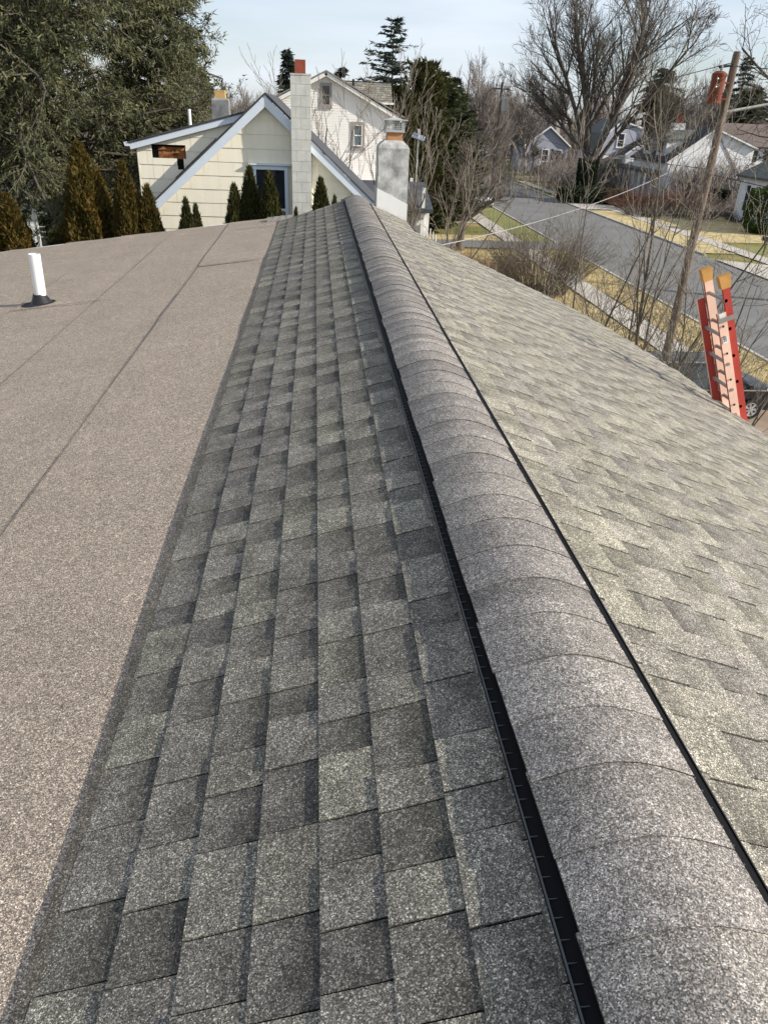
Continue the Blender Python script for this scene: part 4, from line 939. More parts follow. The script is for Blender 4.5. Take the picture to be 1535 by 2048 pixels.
for s_ in (-1, 1):
    MB(MV).box(-2.35, 1.95, s_ * .962 - .006, s_ * .962 + .006, .985, 1.03).build('chrome_strip', m_chrome, van)
    MB(MV).box(-2.1, .35, s_ * .58 - .015, s_ * .58 + .015, 1.80, 1.835).build('roof_rail', m_chrome, van)
    MB(MV).prism([(1.15, s_ * .96, 1.10), (1.32, s_ * .96, 1.10), (1.30, s_ * .96, 1.24), (1.18, s_ * .96, 1.24)], (0, s_ * .18, 0)).build('side_mirror', m_carb, van)
    for x in (-.35, .75): MB(MV).box(x, x + .2, s_ * .955 - .02, s_ * .955 + .02, .90, .93).build('door_handle', m_chrome, van)
    MB(MV).prism([(2.2, s_ * .6, .72), (2.58, s_ * .6, .68), (2.50, s_ * .6, .86), (2.2, s_ * .6, .92)], (0, s_ * .3, 0)).build('headlight', m_glassb, van)
# white car parked facing us
MW = Matrix.Translation((17.75, 85.0, 0)) @ Matrix.Rotation(math.radians(-90), 4, 'Z')
cprof = [(-2.1, .35), (-2.2, .6), (-2.15, .95), (-.9, .98), (1.0, .98), (2.0, .85), (2.2, .6), (2.15, .3)] + arch(1.35, .32, .38, 0, 0)[::-1] + arch(-1.35, .32, .38, 0, 0)[::-1]
cglass = [(-1.95, .95), (-1.5, 1.42), (.1, 1.46), (1.05, .96)]
wc, _, _, _, hw_ = car('parked_white_car', 'white car facing the camera parked at the near kerb behind the street tree', 'car', MW, cprof, cglass, 4.4, 1.8, m_carw, None)
for x in (1.35, -1.35): wheel(wc, MW, (x, -.7, .32), .33, .2, -1); wheel(wc, MW, (x, .7, .32), .33, .2, 1)
MB(MW).box(-1.45, .05, -.66, .66, 1.455, 1.475).build('roof_panel', m_carw, wc)
MB(MW).box(2.14, 2.21, -.35, .35, .42, .62).build('grille', m_under, wc)
for s_ in (-1, 1): MB(MW).box(2.02, 2.17, s_ * .72 - .16, s_ * .72 + .16, .62, .78).build('headlight', m_glassb, wc)
# far dark pickup
MP = Matrix.Translation((46, 187, 0)) @ Matrix.Rotation(math.radians(180), 4, 'Z')
pp = [(-2.7, .5), (-2.75, 1.05), (-.9, 1.08), (1.3, 1.08), (2.6, 1.0), (2.7, .45)] + arch(1.8, .42, .46, 0, 0)[::-1] + arch(-1.7, .42, .46, 0, 0)[::-1]
pk_, _, _, _, _ = car('parked_pickup', 'distant black pickup truck parked beyond the green lawn', 'pickup truck', MP, pp, [(-.85, 1.06), (-.75, 1.75), (.6, 1.78), (1.25, 1.08)], 5.4, 1.95, m_carb, None)
for x in (1.8, -1.7): wheel(pk_, MP, (x, -.76, .42), .42, .22, -1); wheel(pk_, MP, (x, .76, .42), .42, .22, 1)
# ------------------------------------------------------------------ ladder
ld = thing('extension_ladder', 'red fibreglass extension ladder with tan rail covers leaning on the eave', 'ladder', (6.9, 7.5, 0))
bot = Vector((6.98, 0, 0.0)); topv = Vector((3.93, 0, 7.33)); ax = (topv - bot); Ln = ax.length; ax.normalize(); nrm = Vector((ax.z, 0, -ax.x))   # nrm points away from the house
def rail(y0, y1, s0, s1, off, open_dir, mweb, mfl, w=0.062, nm='rail'):
    """C channel: web across nrm at y0, flanges towards open_dir"""
    P_ = lambda s, n_, y: bot + ax * s + nrm * (off + n_) + Vector((0, y, 0))
    yw = y0; t = .006 * open_dir
    b = MB(); b.prism([P_(s0, 0, yw), P_(s1, 0, yw), P_(s1, w, yw), P_(s0, w, yw)], (0, t, 0)); o = b.build(nm, mweb, ld)
    b = MB()
    for n_ in (0, w - .006):
        b.prism([P_(s0, n_, yw + t), P_(s1, n_, yw + t), P_(s1, n_ + .006, yw + t), P_(s0, n_ + .006, yw + t)], (0, .028 * open_dir, 0))
    b.build('flange', mfl, o)
    return o
yN, yF = 7.28, 7.70
s_eave = 0
baseTop = Ln - 0.36
r1 = rail(yN, 0, 0.0, baseTop, 0.0, 1, m_fibr, m_fibd, .088)
r2 = rail(yF, 0, 0.0, baseTop + .06, -.004, 1, m_fibd, m_fibr, .075)
r3 = rail(yN + .012, 0, 2.2, Ln, 0.094, 1, m_fibd, m_fibd, .072)
r4 = rail(yF - .035, 0, 2.2, Ln, 0.080, 1, m_fibr, m_fibd, .088)
def ladder_rung(s, off, ya, yb):
    c = bot + ax * s + nrm * off; b = MB()
    b.tube(c + Vector((0, ya, 0)), c + Vector((0, yb, 0)), .019, n=8); b.build('rung', m_alu, ld)
k = 0
s = 0.3
while s < baseTop: ladder_rung(s, .037, yN - .01, yF); s += .305
s = 2.5
while s < Ln - .1: ladder_rung(s, .11, yN + .012, yF - .035); s += .305
# rung holes seen on the near rail
s = baseTop - .14; 
for k in range(14):
    c = bot + ax * s + nrm * .037 + Vector((0, yN - .010, 0)); MB().lathe(c, (0, 1, 0), [(0, .013), (.003, .013)], 12).build('rung_end', m_under, ld); s -= .305
for (y, off) in ((yN + .012, .078), (yF - .035, .072)):
    P_ = lambda s, n_, yy: bot + ax * s + nrm * (off + n_) + Vector((0, yy, 0))
    b = MB(); b.prism([P_(Ln - .12, -.006, y - .025), P_(Ln + .015, -.018, y - .028), P_(Ln + .015, .100, y - .028), P_(Ln - .12, .088, y - .025)], (0, .07, 0)); b.build('rail_cover', m_mitt, ld)
b = MB(); c = bot + ax * (baseTop - .09) + Vector((0, yN - .036, 0)); b.prism([c + nrm * (-.01), c + nrm * .17, c + nrm * .17 + ax * .05, c + nrm * (-.01) + ax * .05], (0, .006, 0)); b.build('bracket', m_alu, ld)
for (s, a_) in ((baseTop - .10, .10), (baseTop - .33, .07)):
    c = bot + ax * s + Vector((0, yN - .0085, 0)); MB().prism([c + nrm * .012, c + nrm * .066, c + nrm * .066 + ax * a_, c + nrm * .012 + ax * a_], (0, .002, 0)).build('sticker', m_stick, ld)
def text(txt, size, M, mt, parent, name='lettering'):
    cu = bpy.data.curves.new(name, 'FONT'); cu.body = txt; cu.size = size; cu.extrude = 0.0006; cu.align_x = 'CENTER'; cu.align_y = 'CENTER'
    tmp = bpy.data.objects.new(name, cu); C.objects.link(tmp); dg = bpy.context.evaluated_depsgraph_get(); me = bpy.data.meshes.new_from_object(tmp.evaluated_get(dg))
    bpy.data.objects.remove(tmp); me.materials.clear(); me.materials.append(mt); o = bpy.data.objects.new(name, me); C.objects.link(o)
    o.parent = parent; o.matrix_local = Matrix.Translation(-WL[parent]) @ M; WL[o] = WL[parent]; return o
c = bot + ax * (baseTop - .295) + nrm * .039 + Vector((0, yN - .0105, 0))
Mx = Matrix((( nrm.x, ax.x, 0, c.x), (0, 0, -1, c.y), (nrm.z, ax.z, 0, c.z), (0, 0, 0, 1)))
text('21', .042, Mx, m_ink, ld)
rp = MB(); p0 = bot + ax * (baseTop - .55) + nrm * .16 + Vector((0, 7.48, 0)); rp.path([p0 + Vector((.012 * math.sin(i * 1.1), .008 * math.cos(i), 0)) - ax * (.22 * i) for i in range(20)], .006, 5); rp.build('rope', m_under, ld)
MB().lathe(p0 + Vector((0, -.015, .02)), (0, 1, 0), [(0, .03), (.006, .034), (.024, .034), (.03, .03)], 12).build('pulley', m_galv, ld)
for y in (yN, yF): c = bot + Vector((0, y, 0)); MB().box(c.x - .07, c.x + .09, y - .05, y + .05, 0.079, .12).build('foot', m_rubber, ld)
# ------------------------------------------------------------------ utility poles, wires, signs
up = thing('utility_pole', 'weathered wooden utility pole with a rusty red transformer near its top', 'utility pole', (13.45, 27, 0))
b = MB(); b.lathe((13.42, 27, 0), (.011, 0, 1), [(0, .17), (3, .155), (7, .135), (10.7, .118), (10.8, .10)], 14); b.build('pole', m_pole, up)
b = MB(); tc_ = Vector((13.06, 26.9, 9.30)); b.lathe(tc_, (.01, 0, 1), [(0, .21), (.02, .225), (.06, .225), (.08, .215), (.78, .22), (.80, .235), (.86, .235), (.88, .20), (.93, .12)], 22); tk = b.build('transformer', m_rust, up, smooth=False)
MB().lathe(tc_ + Vector((.02, -.02, .90)), (0, 0, 1), [(0, .05), (.04, .06), (.06, .04), (.09, .055), (.11, .035), (.15, .045), (.2, .02)], 12).build('bushing', m_porc, tk)
for z in (9.42, 9.88): MB().box(13.25, 13.45, 26.84, 26.94, z, z + .06).build('mount_bracket', m_rust, up)
for k_, z in ((0, 9.93), (1, 9.70)): MB().lathe(tc_ + Vector((-.12, -.19, z - 9.22)), (-.5, -1, 0), [(0, .035), (.03, .03), (.05, .012)], 8).build('terminal', m_galv, tk)
Mt = Matrix.Translation(tc_ + Vector((-.09, -.224, .52))) @ Matrix.Rotation(math.radians(-24), 4, 'Z') @ Matrix.Rotation(math.radians(90), 4, 'X')
text('25', .13, Mt, m_stick, tk)
MB().tube((13.0, 26.9, 10.35), (13.55, 26.95, 10.42), .045, .03, n=8).build('crossarm_stub', m_under, up)
def sag(p, q, dz, n=14):
    p, q = Vector(p), Vector(q); return [p.lerp(q, i / n) - Vector((0, 0, dz * 4 * (i / n) * (1 - i / n))) for i in range(n + 1)]
def wire(name, label, p, q, dz, r, mt, group=None):
    b = MB(); b.path(sag(p, q, dz), r, 5); o = b.build(name, mt, None, loc=p); tag(o, label, 'cable', group); return o
wire('service_cable', 'pale twisted service cable running down from the pole to the house eave', (13.45, 26.9, 8.05), (1.75, 12.5, 6.75), .35, .008, m_wirel)
wire('thick_cable', 'thick white cable leaving the pole towards the right edge', (13.55, 26.95, 9.08), (34, 27, 15), .5, .05, m_wirel)
for i, (a_, c_, dz, lb) in enumerate((((13.5, 27, 10.5), (22, 100, 11.5), 1.0, 'dark wire from the pole top going down the street'),
        ((13.5, 27, 7.35), (22, 100, 8.6), .8, 'dark bundled cable from mid pole going down the street'),
        ((13.5, 27, 7.2), (30, -10, 7.0), .9, 'dark bundled cable from mid pole going out at the right'),
        ((13.5, 27, 6.85), (44, 110, 5.5), .9, 'low thin wire from the pole towards the lavender house'),
        ((13.5, 27, 10.4), (32, -8, 10.5), .9, 'upper dark wire from the pole top going out at the right'))):
    wire('overhead_wire', lb, a_, c_, dz, .014, m_wire)
p2 = thing('street_lamp_pole', 'slim far utility pole with white transformer and curved street lamp arm', 'utility pole', (10.0, 80, 0))
MB().lathe((10.0, 80, 0), (-.0, 0, 1), [(0, .17), (10, .12)], 10).build('pole', m_pole, p2)
MB().lathe((10.42, 79.9, 8.55), (0, 0, 1), [(0, .22), (.06, .26), (1.0, .26), (1.1, .2), (1.2, .08)], 12).build('transformer', m_galv, p2)
MB().path([(10.05, 80, 7.7), (10.8, 79.8, 8.15), (11.9, 79.5, 8.35), (12.4, 79.4, 8.32)], .05, 6).build('lamp_arm', m_galv, p2)
MB().path([(10.05, 80, 7.9), (10.9, 79.9, 7.55), (11.3, 79.9, 7.3)], .05, 6).build('brace', m_galv, p2)
MB().box(12.3, 13.0, 79.3, 79.55, 8.2, 8.34).build('lamp_head', m_galv, p2)
p3 = thing('utility_pole', 'second far wooden pole with grey transformer cluster down the street', 'utility pole', (22, 100, 0))
MB().lathe((22, 100, 0), (0.01, 0, 1), [(0, .18), (12.2, .12)], 10).build('pole', m_pole, p3)
MB().box(20.9, 23.1, 99.9, 100.0, 11.4, 11.55).build('crossarm', m_pole, p3)
MB().lathe((22.6, 99.9, 9.2), (0, 0, 1), [(0, .3), (1.3, .3), (1.5, .1)], 12).build('transformer', m_galv, p3)
so_ = thing('solar_sign', 'small solar panel on a thin post right of the chimney cap', 'solar panel', (5.0, 40, 0))
MB().tube((4.98, 40, 0), (4.98, 40, 7.75), .035, n=8).build('post', m_galv, so_)
MB().prism([(4.62, 39.85, 7.62), (5.22, 39.8, 7.45), (5.36, 40.15, 7.62), (4.76, 40.2, 7.80)], (0, 0, .03)).build('panel', m_solar, so_)
MB().box(4.94, 5.06, 39.96, 40.06, 7.75, 7.98).build('controller', m_galv, so_)
mb_ = thing('mailbox', 'black mailbox on a post by the far driveway', 'mailbox', (34.3, 57.0, 0))
MB().box(34.25, 34.35, 56.95, 57.05, 0, 1.05).build('post', m_pole, mb_)
b = MB(); b.prism([(34.0, 56.72, 1.05), (34.3, 56.72, 1.05), (34.3, 56.72, 1.25), (34.26, 56.72, 1.33), (34.15, 56.72, 1.37), (34.04, 56.72, 1.33), (34.0, 56.72, 1.25)], (0, .55, 0)); b.build('box', m_rubber, mb_)
# white covered heap beyond the rake
b = MB(); rr = random.Random(8)
hp = []
nx_, ny_ = 14, 8
for j in range(ny_ + 1):
    row = []
    for i in range(nx_ + 1):
        u, v = i / nx_, j / ny_; e = min(u, 1 - u, v, 1 - v) * 2
        row.append(b.pt((5.0 + u * 1.9, 33.2 + v * 1.3, 2.6 + (.55 + .18 * rr.random()) * min(1, e * 3) * (1 - .4 * u) )))
    hp.append(row)
for j in range(ny_):
    for i in range(nx_): b.f.append([hp[j][i], hp[j][i + 1], hp[j + 1][i + 1], hp[j + 1][i]])
o = b.build('tarpaulin', m_white, None, loc=(5.9, 33.8, 0)); tag(o, 'crumpled white tarpaulin heap just past the roof edge right of the chimney', 'tarpaulin')
sd = MB(); sd.box(4.9, 7.0, 33.1, 34.6, 0, 2.6); o2 = sd.build('shed', m_siding, None, loc=(5.9, 33.8, 0)); tag(o2, 'low pale shed under the white tarpaulin beyond the roof edge', 'shed')

# tar sealed cracks in the street
for (x, y, l_, a_) in ((22, 48, 9, .1), (26, 60, 7, 1.3), (21, 66, 10, .2), (25, 78, 8, 1.5), (23, 39, 8, 1.2), (27, 44, 10, .05), (20.5, 84, 9, .1), (24, 95, 12, .3)):
    p = Vector((x, y, 0)); b = MB(); pr_0 = None
    for k in range(14):
        an = a_ + rnd.uniform(-.5, .5); q = p + Vector((math.sin(an), math.cos(an), 0)) * l_ / 14; n_ = Vector((math.cos(an), -math.sin(an), 0)) * rnd.uniform(.03, .055)
        cur = (q - n_, q + n_)
        if pr_0: b.face([(*pr_0[0].xy, .009), (*pr_0[1].xy, .009), (*cur[1].xy, .009), (*cur[0].xy, .009)])
        pr_0 = cur; p = q
    o = b.build('road_crack', m_under); o['kind'] = 'structure'
# ------------------------------------------------------------------ vegetation
def norm(v):
    l = math.sqrt(v[0] * v[0] + v[1] * v[1] + v[2] * v[2]) or 1; return (v[0] / l, v[1] / l, v[2] / l)
def tilt(d, ang, rn):
    """rotate direction d by ang towards a random side"""
    while True:
        r = (rn.gauss(0, 1), rn.gauss(0, 1), rn.gauss(0, 1)); c = norm((d[1] * r[2] - d[2] * r[1], d[2] * r[0] - d[0] * r[2], d[0] * r[1] - d[1] * r[0]))
        if abs(c[0]) + abs(c[1]) + abs(c[2]) > .1: break
    k, s_ = math.cos(ang), math.sin(ang); return norm((d[0] * k + c[0] * s_, d[1] * k + c[1] * s_, d[2] * k + c[2] * s_))
def grow(S_, p, d, L_, r, lev, cfg, rn):
    """append (lev,p0,p1,r0,r1) segments"""
    mx = cfg['lv']; n = cfg['n'][min(lev, len(cfg['n']) - 1)]; k = cfg['k'][min(lev, len(cfg['k']) - 1)]
    wig = cfg.get('wig', .18); up = cfg.get('up', .06); tp = cfg.get('taper', .45)
    start = cfg['st'][min(lev, len(cfg['st']) - 1)]; spawn = []
    for i in range(n):
        f1 = (i + 1) / n; r1 = max(r * (1 - (1 - tp) * f1), cfg['rmin'])
        u_ = up * (0 if lev == 0 else 1)
        d = norm((d[0] + rn.gauss(0, wig), d[1] + rn.gauss(0, wig), d[2] + rn.gauss(0, wig) * .7 + u_))
        q = (p[0] + d[0] * L_ / n, p[1] + d[1] * L_ / n, p[2] + d[2] * L_ / n)
        r0 = max(r * (1 - (1 - tp) * i / n), cfg['rmin'])
        S_.append((lev, p, q, r0, r1)); p = q
        if lev < mx and f1 > start:
            kk = k / max(1, n * (1 - start)); kk = int(kk) + (rn.random() < kk - int(kk))
            for _ in range(kk): spawn.append((p, d, r1, f1))
    if lev < mx:
        for (sp, sd_, sr, f) in spawn:
            a = rn.uniform(*cfg['ang']); sh = cfg['sh'][min(lev, len(cfg['sh']) - 1)]
            grow(S_, sp, tilt(sd_, a, rn), L_ * sh * rn.uniform(.65, 1.15) * (1.15 - .35 * f), min(sr * rn.uniform(.5, .72), r * .7), lev + 1, cfg, rn)
        if cfg.get('lead', True): grow(S_, p, tilt(d, rn.uniform(0, .3), rn), L_ * .6, r * tp, lev + 1, cfg, rn)
def seg_mesh(name, segs, mt, nside=3):
    """tapered prisms for all segments, as one mesh"""
    if not segs: return None
    A = np.array([s_[1] for s_ in segs]); B_ = np.array([s_[2] for s_ in segs]); R0 = np.array([s_[3] for s_ in segs]); R1 = np.array([s_[4] for s_ in segs])
    D = B_ - A; D /= np.linalg.norm(D, axis=1, keepdims=True) + 1e-9
    h = np.where(np.abs(D[:, 2:3]) < .9, np.array([[0, 0, 1.]]), np.array([[1., 0, 0]])); U = np.cross(D, h); U /= np.linalg.norm(U, axis=1, keepdims=True); W = np.cross(D, U)
    n = len(segs); V = np.zeros((n, 2 * nside, 3))
    for i in range(nside):
        t = 2 * math.pi * i / nside; o_ = U * math.cos(t) + W * math.sin(t)
        V[:, i] = A + o_ * R0[:, None]; V[:, nside + i] = B_ + D * (R1[:, None] * .3) + o_ * R1[:, None]
    base = (np.arange(n) * 2 * nside)[:, None]; F = []
    for i in range(nside):
        j = (i + 1) % nside; F.append(np.stack([base[:, 0] + i, base[:, 0] + j, base[:, 0] + nside + j, base[:, 0] + nside + i], 1))
    F = np.stack(F, 1).reshape(-1, 4)
    return raw_mesh(name, V.reshape(-1, 3), F, mt)
def raw_mesh(name, V, F, mt):
    me = bpy.data.meshes.new(name); k = F.shape[1]
    me.vertices.add(len(V)); me.vertices.foreach_set('co', np.ascontiguousarray(V, dtype=np.float32).ravel())
    me.loops.add(F.size); me.loops.foreach_set('vertex_index', np.ascontiguousarray(F, dtype=np.int32).ravel())
    me.polygons.add(len(F)); me.polygons.foreach_set('loop_start', np.arange(len(F), dtype=np.int32) * k)
    try: me.polygons.foreach_set('loop_total', np.full(len(F), k, dtype=np.int32))
    except Exception: pass
    me.materials.append(mt); me.update(calc_edges=True); me.validate(); return me
def mesh_obj(name, me, parent):
    o = bpy.data.objects.new(name, me); C.objects.link(o); o.parent = parent; WL[o] = WL.get(parent, Vector()); return o
def leaf_mesh(name, P0, Dr, ln, wd, mt, rng, droop=0.0):
    """one bent-free triangle per leaf: base P0, direction Dr"""
    n = len(P0); Dr = Dr / (np.linalg.norm(Dr, axis=1, keepdims=True) + 1e-9); R = rng.normal(size=(n, 3)); W = np.cross(Dr, R); W /= np.linalg.norm(W, axis=1, keepdims=True) + 1e-9
    V = np.zeros((n, 3, 3)); V[:, 0] = P0 - W * wd[:, None] / 2; V[:, 1] = P0 + W * wd[:, None] / 2; V[:, 2] = P0 + Dr * ln[:, None] - np.array([[0, 0, 1]]) * (droop * ln[:, None])
    return raw_mesh(name, V.reshape(-1, 3), np.arange(3 * n).reshape(n, 3), mt)
def bare_tree(name, label, cat, loc, cfg, seed, mt, mt2=None, group=None, stems=None, rot=0):
    rn = random.Random(seed); S_ = []
    for (dx, dy, d, L_, r) in (stems or [(0, 0, (0, 0, 1), cfg['L'], cfg['r'])]): grow(S_, (dx, dy, 0), norm(d), L_, r, 0, cfg, rn)
    o = thing(name, label, cat, loc, group); o.rotation_euler.z = rot
    tl = cfg.get('tl', 1)
    a = seg_mesh('trunk', [s_ for s_ in S_ if s_[0] <= tl and s_[3] > cfg['rmin'] * 1.5], mt, 7); b = seg_mesh('crown', [s_ for s_ in S_ if not (s_[0] <= tl and s_[3] > cfg['rmin'] * 1.5)], mt2 or mt, 3)
    if a: mesh_obj('trunk', a, o)
    if b: mesh_obj('crown', b, o)
    return o, len(S_)
NS = 0
# --- generic far woodland trees: five shapes, copied
far_cfg = dict(lv=4, n=[6, 5, 4, 3, 2], k=[9, 6, 5, 4], st=[.25, .15, .1, .1], ang=(.3, .75), sh=[.55, .6, .6, .6], rmin=.018, L=6.5, r=.24, up=.10, wig=.10, taper=.5)
protos = []
for sd_ in range(5):
    o, n = bare_tree('far_bare_tree', 'leafless grey brown tree standing in the far woods on the horizon', 'tree', (0, 0, 0), far_cfg, 100 + sd_, m_twig, m_twig, 'bare trees of the far woods')
    zs_ = [v.co.z for c_ in o.children for v in c_.data.vertices]; o['_h'] = max(zs_); protos.append(o); NS += n
FAR = [(-14.6, 110, 13.9), (-14.2, 125, 13.5), (-11.2, 150, 12.8), (-12.9, 140, 11.9), (-9.1, 150, 12.5), (-16.4, 100, 12.8), (21.5, 130, 17.1), (22.2, 120, 17.0), (26.1, 125, 17.3), (33.2, 140, 16.0), (34.4, 132, 15.7),
       (54.3, 150, 19.1), (66.1, 160, 20.0), (68.0, 150, 20.7), (68.9, 140, 22.2), (66.1, 127, 22.6), (62.2, 140, 16.1), (-14.3, 130, 11.4), (21.2, 145, 14.3), (44.5, 155, 17.7), (60.3, 150, 15.5), (73.5, 150, 16.1), (78.7, 150, 16.8), (52.0, 160, 17.7),
       (20.4, 150, 12.4), (25.9, 115, 11.8), (17, 128, 10.5), (29, 150, 13.5), (38, 158, 14), (-22, 120, 14), (-6, 160, 12.5), (-3, 155, 12), (2, 150, 12.2), (24, 108, 10.5), (19, 112, 11), (41, 200, 17), (48, 200, 18), (57, 190, 18), (66, 190, 19), (75, 180, 19), (83, 175, 19), (90, 165, 19), (30, 200, 15), (-28, 130, 15), (-36, 140, 16), (12, 160, 13),
       (71, 125, 14), (63, 135, 15), (77, 135, 16), (84, 140, 17), (58, 128, 11), (51, 140, 12.5), (88, 150, 18), (-18, 140, 14), (-8, 140, 11), (15, 180, 15), (35, 172, 13.5)]
rf = random.Random(77); used = set()
for i, (x, y, hgt) in enumerate(FAR):
    k = i % 5; src = protos[k]
    if k in used: o = copy_tree(src)
    else: o = src; used.add(k)
    if x > 50: hgt *= .86
    lb, gr = (('leafless grey brown tree in the woods behind the cream house dormer', 'bare trees behind the cream house') if x < 5 else
              ('leafless grey brown tree in the woods at the far end of the street', 'bare trees at the end of the street') if x < 43 else ('leafless grey brown tree in the woods behind the houses across the street', 'bare trees behind the houses across the street'))
    o['label'] = lb; o['group'] = gr
    s_ = hgt / src['_h']; o.location = (x, y, 0); o.rotation_euler.z = rf.uniform(0, 6.28); o.scale = (s_ * rf.uniform(.9, 1.15), s_ * rf.uniform(.9, 1.15), s_)
# a mass of undergrowth and thin stems far behind
rn = random.Random(5); S_ = []
for i in range(3600):
    x = rn.uniform(-75, 125); y = rn.uniform(150, 235) if not (30 < x < 62) else rn.uniform(205, 245)
    if x < 10 and rn.random() < .35: y = rn.uniform(125, 160)
    hgt = rn.uniform(4, 9.5); p = (x, y, 0); d = norm((rn.gauss(0, .1), rn.gauss(0, .1), 1)); r = rn.uniform(.04, .10)
    for j in range(3):
        q = (p[0] + d[0] * hgt / 3, p[1] + d[1] * hgt / 3, p[2] + d[2] * hgt / 3); S_.append((0, p, q, r * (1 - j * .28), r * (1 - (j + 1) * .28)))
        for _ in range(5):
            t = rn.random(); a_ = tuple(p[m_] + (q[m_] - p[m_]) * t for m_ in range(3)); dd_ = tilt(d, rn.uniform(.3, 1.0), rn); l_ = rn.uniform(.8, 2.6); e_ = tuple(a_[m_] + dd_[m_] * l_ for m_ in range(3)); S_.append((1, a_, e_, .04, .018))
        p = q; d = tilt(d, rn.uniform(0, .2), rn)
o = bpy.data.objects.new('woodland', seg_mesh('woodland', S_, m_twig, 3)); C.objects.link(o); tag(o, 'grey brown mass of leafless far woodland along the horizon', 'woodland', None, 'stuff'); NS += len(S_)
# brush in the middle distance, left of the far road
rn = random.Random(6); S_ = []
for i in range(2000):
    c_ = rn.choice([(16, 108, 6, 7), (21, 108, 3, 6), (60, 105, 12, 6), (10, 115, 9, 10), (56, 154, 12, 5), (70, 120, 14, 10)])
    x = rn.gauss(c_[0], c_[2]); y = rn.gauss(c_[1], c_[3])
    if 17.5 < x < 31 and y > 100: x = 17 - rn.random() * 4 if rn.random() < .6 else 33 + rn.random() * 4
    hgt = rn.uniform(1.5, 4.5)
    for j in range(4):
        d = norm((rn.gauss(0, .45), rn.gauss(0, .45), 1)); q = (x + d[0] * hgt, y + d[1] * hgt, d[2] * hgt); S_.append((0, (x, y, 0), q, .03, .014))
        for _ in range(3): t = rn.uniform(.3, 1); a_ = (x + d[0] * hgt * t, y + d[1] * hgt * t, d[2] * hgt * t); e = tilt(d, .6, rn); S_.append((1, a_, tuple(a_[m_] + e[m_] * hgt * .35 for m_ in range(3)), .018, .012))
o = bpy.data.objects.new('brush', seg_mesh('brush', S_, m_twig, 3)); C.objects.link(o); tag(o, 'tangled leafless brush at the edge of the far street', 'brush', None, 'stuff'); NS += len(S_)
# --- the big bare tree
big = dict(lv=5, n=[5, 7, 6, 5, 4, 2], k=[0, 8, 7, 5, 4], st=[.6, .22, .12, .1, .1], ang=(.3, .8), sh=[.8, .48, .52, .55, .55], rmin=.015, L=6, r=.5, up=.05, wig=.085, taper=.42, tl=2, lead=False)
stems = [(0, 0, (-.42, .1, 1), 13.5, .32), (.2, .1, (-.12, -.1, 1), 15.5, .36), (.5, 0, (.38, .1, 1), 16, .34), (.6, .2, (.75, -.15, .8), 15, .28), (-.1, .2, (.08, .5, 1), 14, .27), (.4, -.2, (.15, -.5, 1), 14, .27), (-.3, 0, (-.85, .1, .62), 9, .2), (.7, .1, (1.0, .2, .55), 12.5, .22)]
rn = random.Random(41); S_ = []
for (dx, dy, d, L_, r) in stems: grow(S_, (dx, dy, 3.2 + rn.uniform(0, 2)), norm(d), L_, r, 1, big, rn)
S_.append((0, (0, 0, 0), (.1, 0, 1.2), 1.0, .74)); S_.append((0, (.1, 0, 1.2), (.2, 0, 4.2), .74, .70)); S_.append((0, (.2, 0, 4.0), (.2, 0, 5.0), .70, .4))
bt = thing('big_bare_tree', 'huge spreading leafless tree across the street in front of the lavender house', 'tree', (32.1, 94.5, 0))
mesh_obj('trunk', seg_mesh('trunk', [s_ for s_ in S_ if s_[0] <= 2], m_barkd, 7), bt); mesh_obj('crown', seg_mesh('crown', [s_ for s_ in S_ if s_[0] > 2], m_bark, 3), bt); NS += len(S_)
rg = np.random.default_rng(4)
n = 5000; t = rg.uniform(0, 1, n); a = rg.uniform(0, 6.28, n); P0 = np.stack([.1 + np.cos(a) * 1.05, np.sin(a) * 1.05, t * 4.6], 1); mesh_obj('ivy', leaf_mesh('ivy', P0, np.stack([np.cos(a), np.sin(a), rg.normal(size=n) * .6], 1), rg.uniform(.12, .3, n), rg.uniform(.1, .2, n), m_ivy, rg), bt)
# tall tree beyond the right edge whose limbs reach in at the top right
cfg = dict(lv=4, n=[7, 6, 5, 4, 3], k=[9, 6, 5, 4], st=[.45, .2, .1, .1], ang=(.6, 1.1), sh=[.62, .55, .55, .5], rmin=.009, L=13, r=.30, up=.03, wig=.12, taper=.45, lead=False)
o, n = bare_tree('overhanging_bare_tree', 'leafless tree just outside the right edge with limbs reaching in above the transformer', 'tree', (27.5, 40.5, 0), cfg, 9, m_barkd, m_barkd); NS += n
# street tree with a pruned forked trunk
cfg = dict(lv=4, n=[4, 6, 5, 4, 3], k=[0, 6, 5, 3], st=[.9, .25, .15, .1], ang=(.45, 1.0), sh=[.7, .55, .6, .55], rmin=.011, L=2, r=.25, up=.04, wig=.14, taper=.5, lead=False)
rn = random.Random(23); S_ = [(0, (0, 0, 0), (-.05, 0, .5), .36, .26), (0, (-.05, 0, .5), (.05, 0, 1.3), .26, .22), (0, (.05, 0, 1.3), (.15, 0, 2.1), .22, .24)]
for d, L_, r in (((-.35, 0, 1), 4.2, .16), ((.12, .1, 1), 4.6, .15), ((1.0, -.1, .55), 3.2, .15), ((-.95, .3, .6), 3.4, .12), ((.4, -.4, .9), 3.6, .11), ((-.2, -.5, .9), 3.5, .10)): grow(S_, (.12, 0, 2.0), norm(d), L_, r, 1, cfg, rn)
stt = thing('street_tree', 'low forked leafless street tree with pruned trunk on the near lawn', 'tree', (10.35, 55.4, 0))
mesh_obj('trunk', seg_mesh('trunk', [s_ for s_ in S_ if s_[0] <= 1], m_bark, 8), stt); mesh_obj('crown', seg_mesh('crown', [s_ for s_ in S_ if s_[0] > 1], m_bark, 3), stt); NS += len(S_)
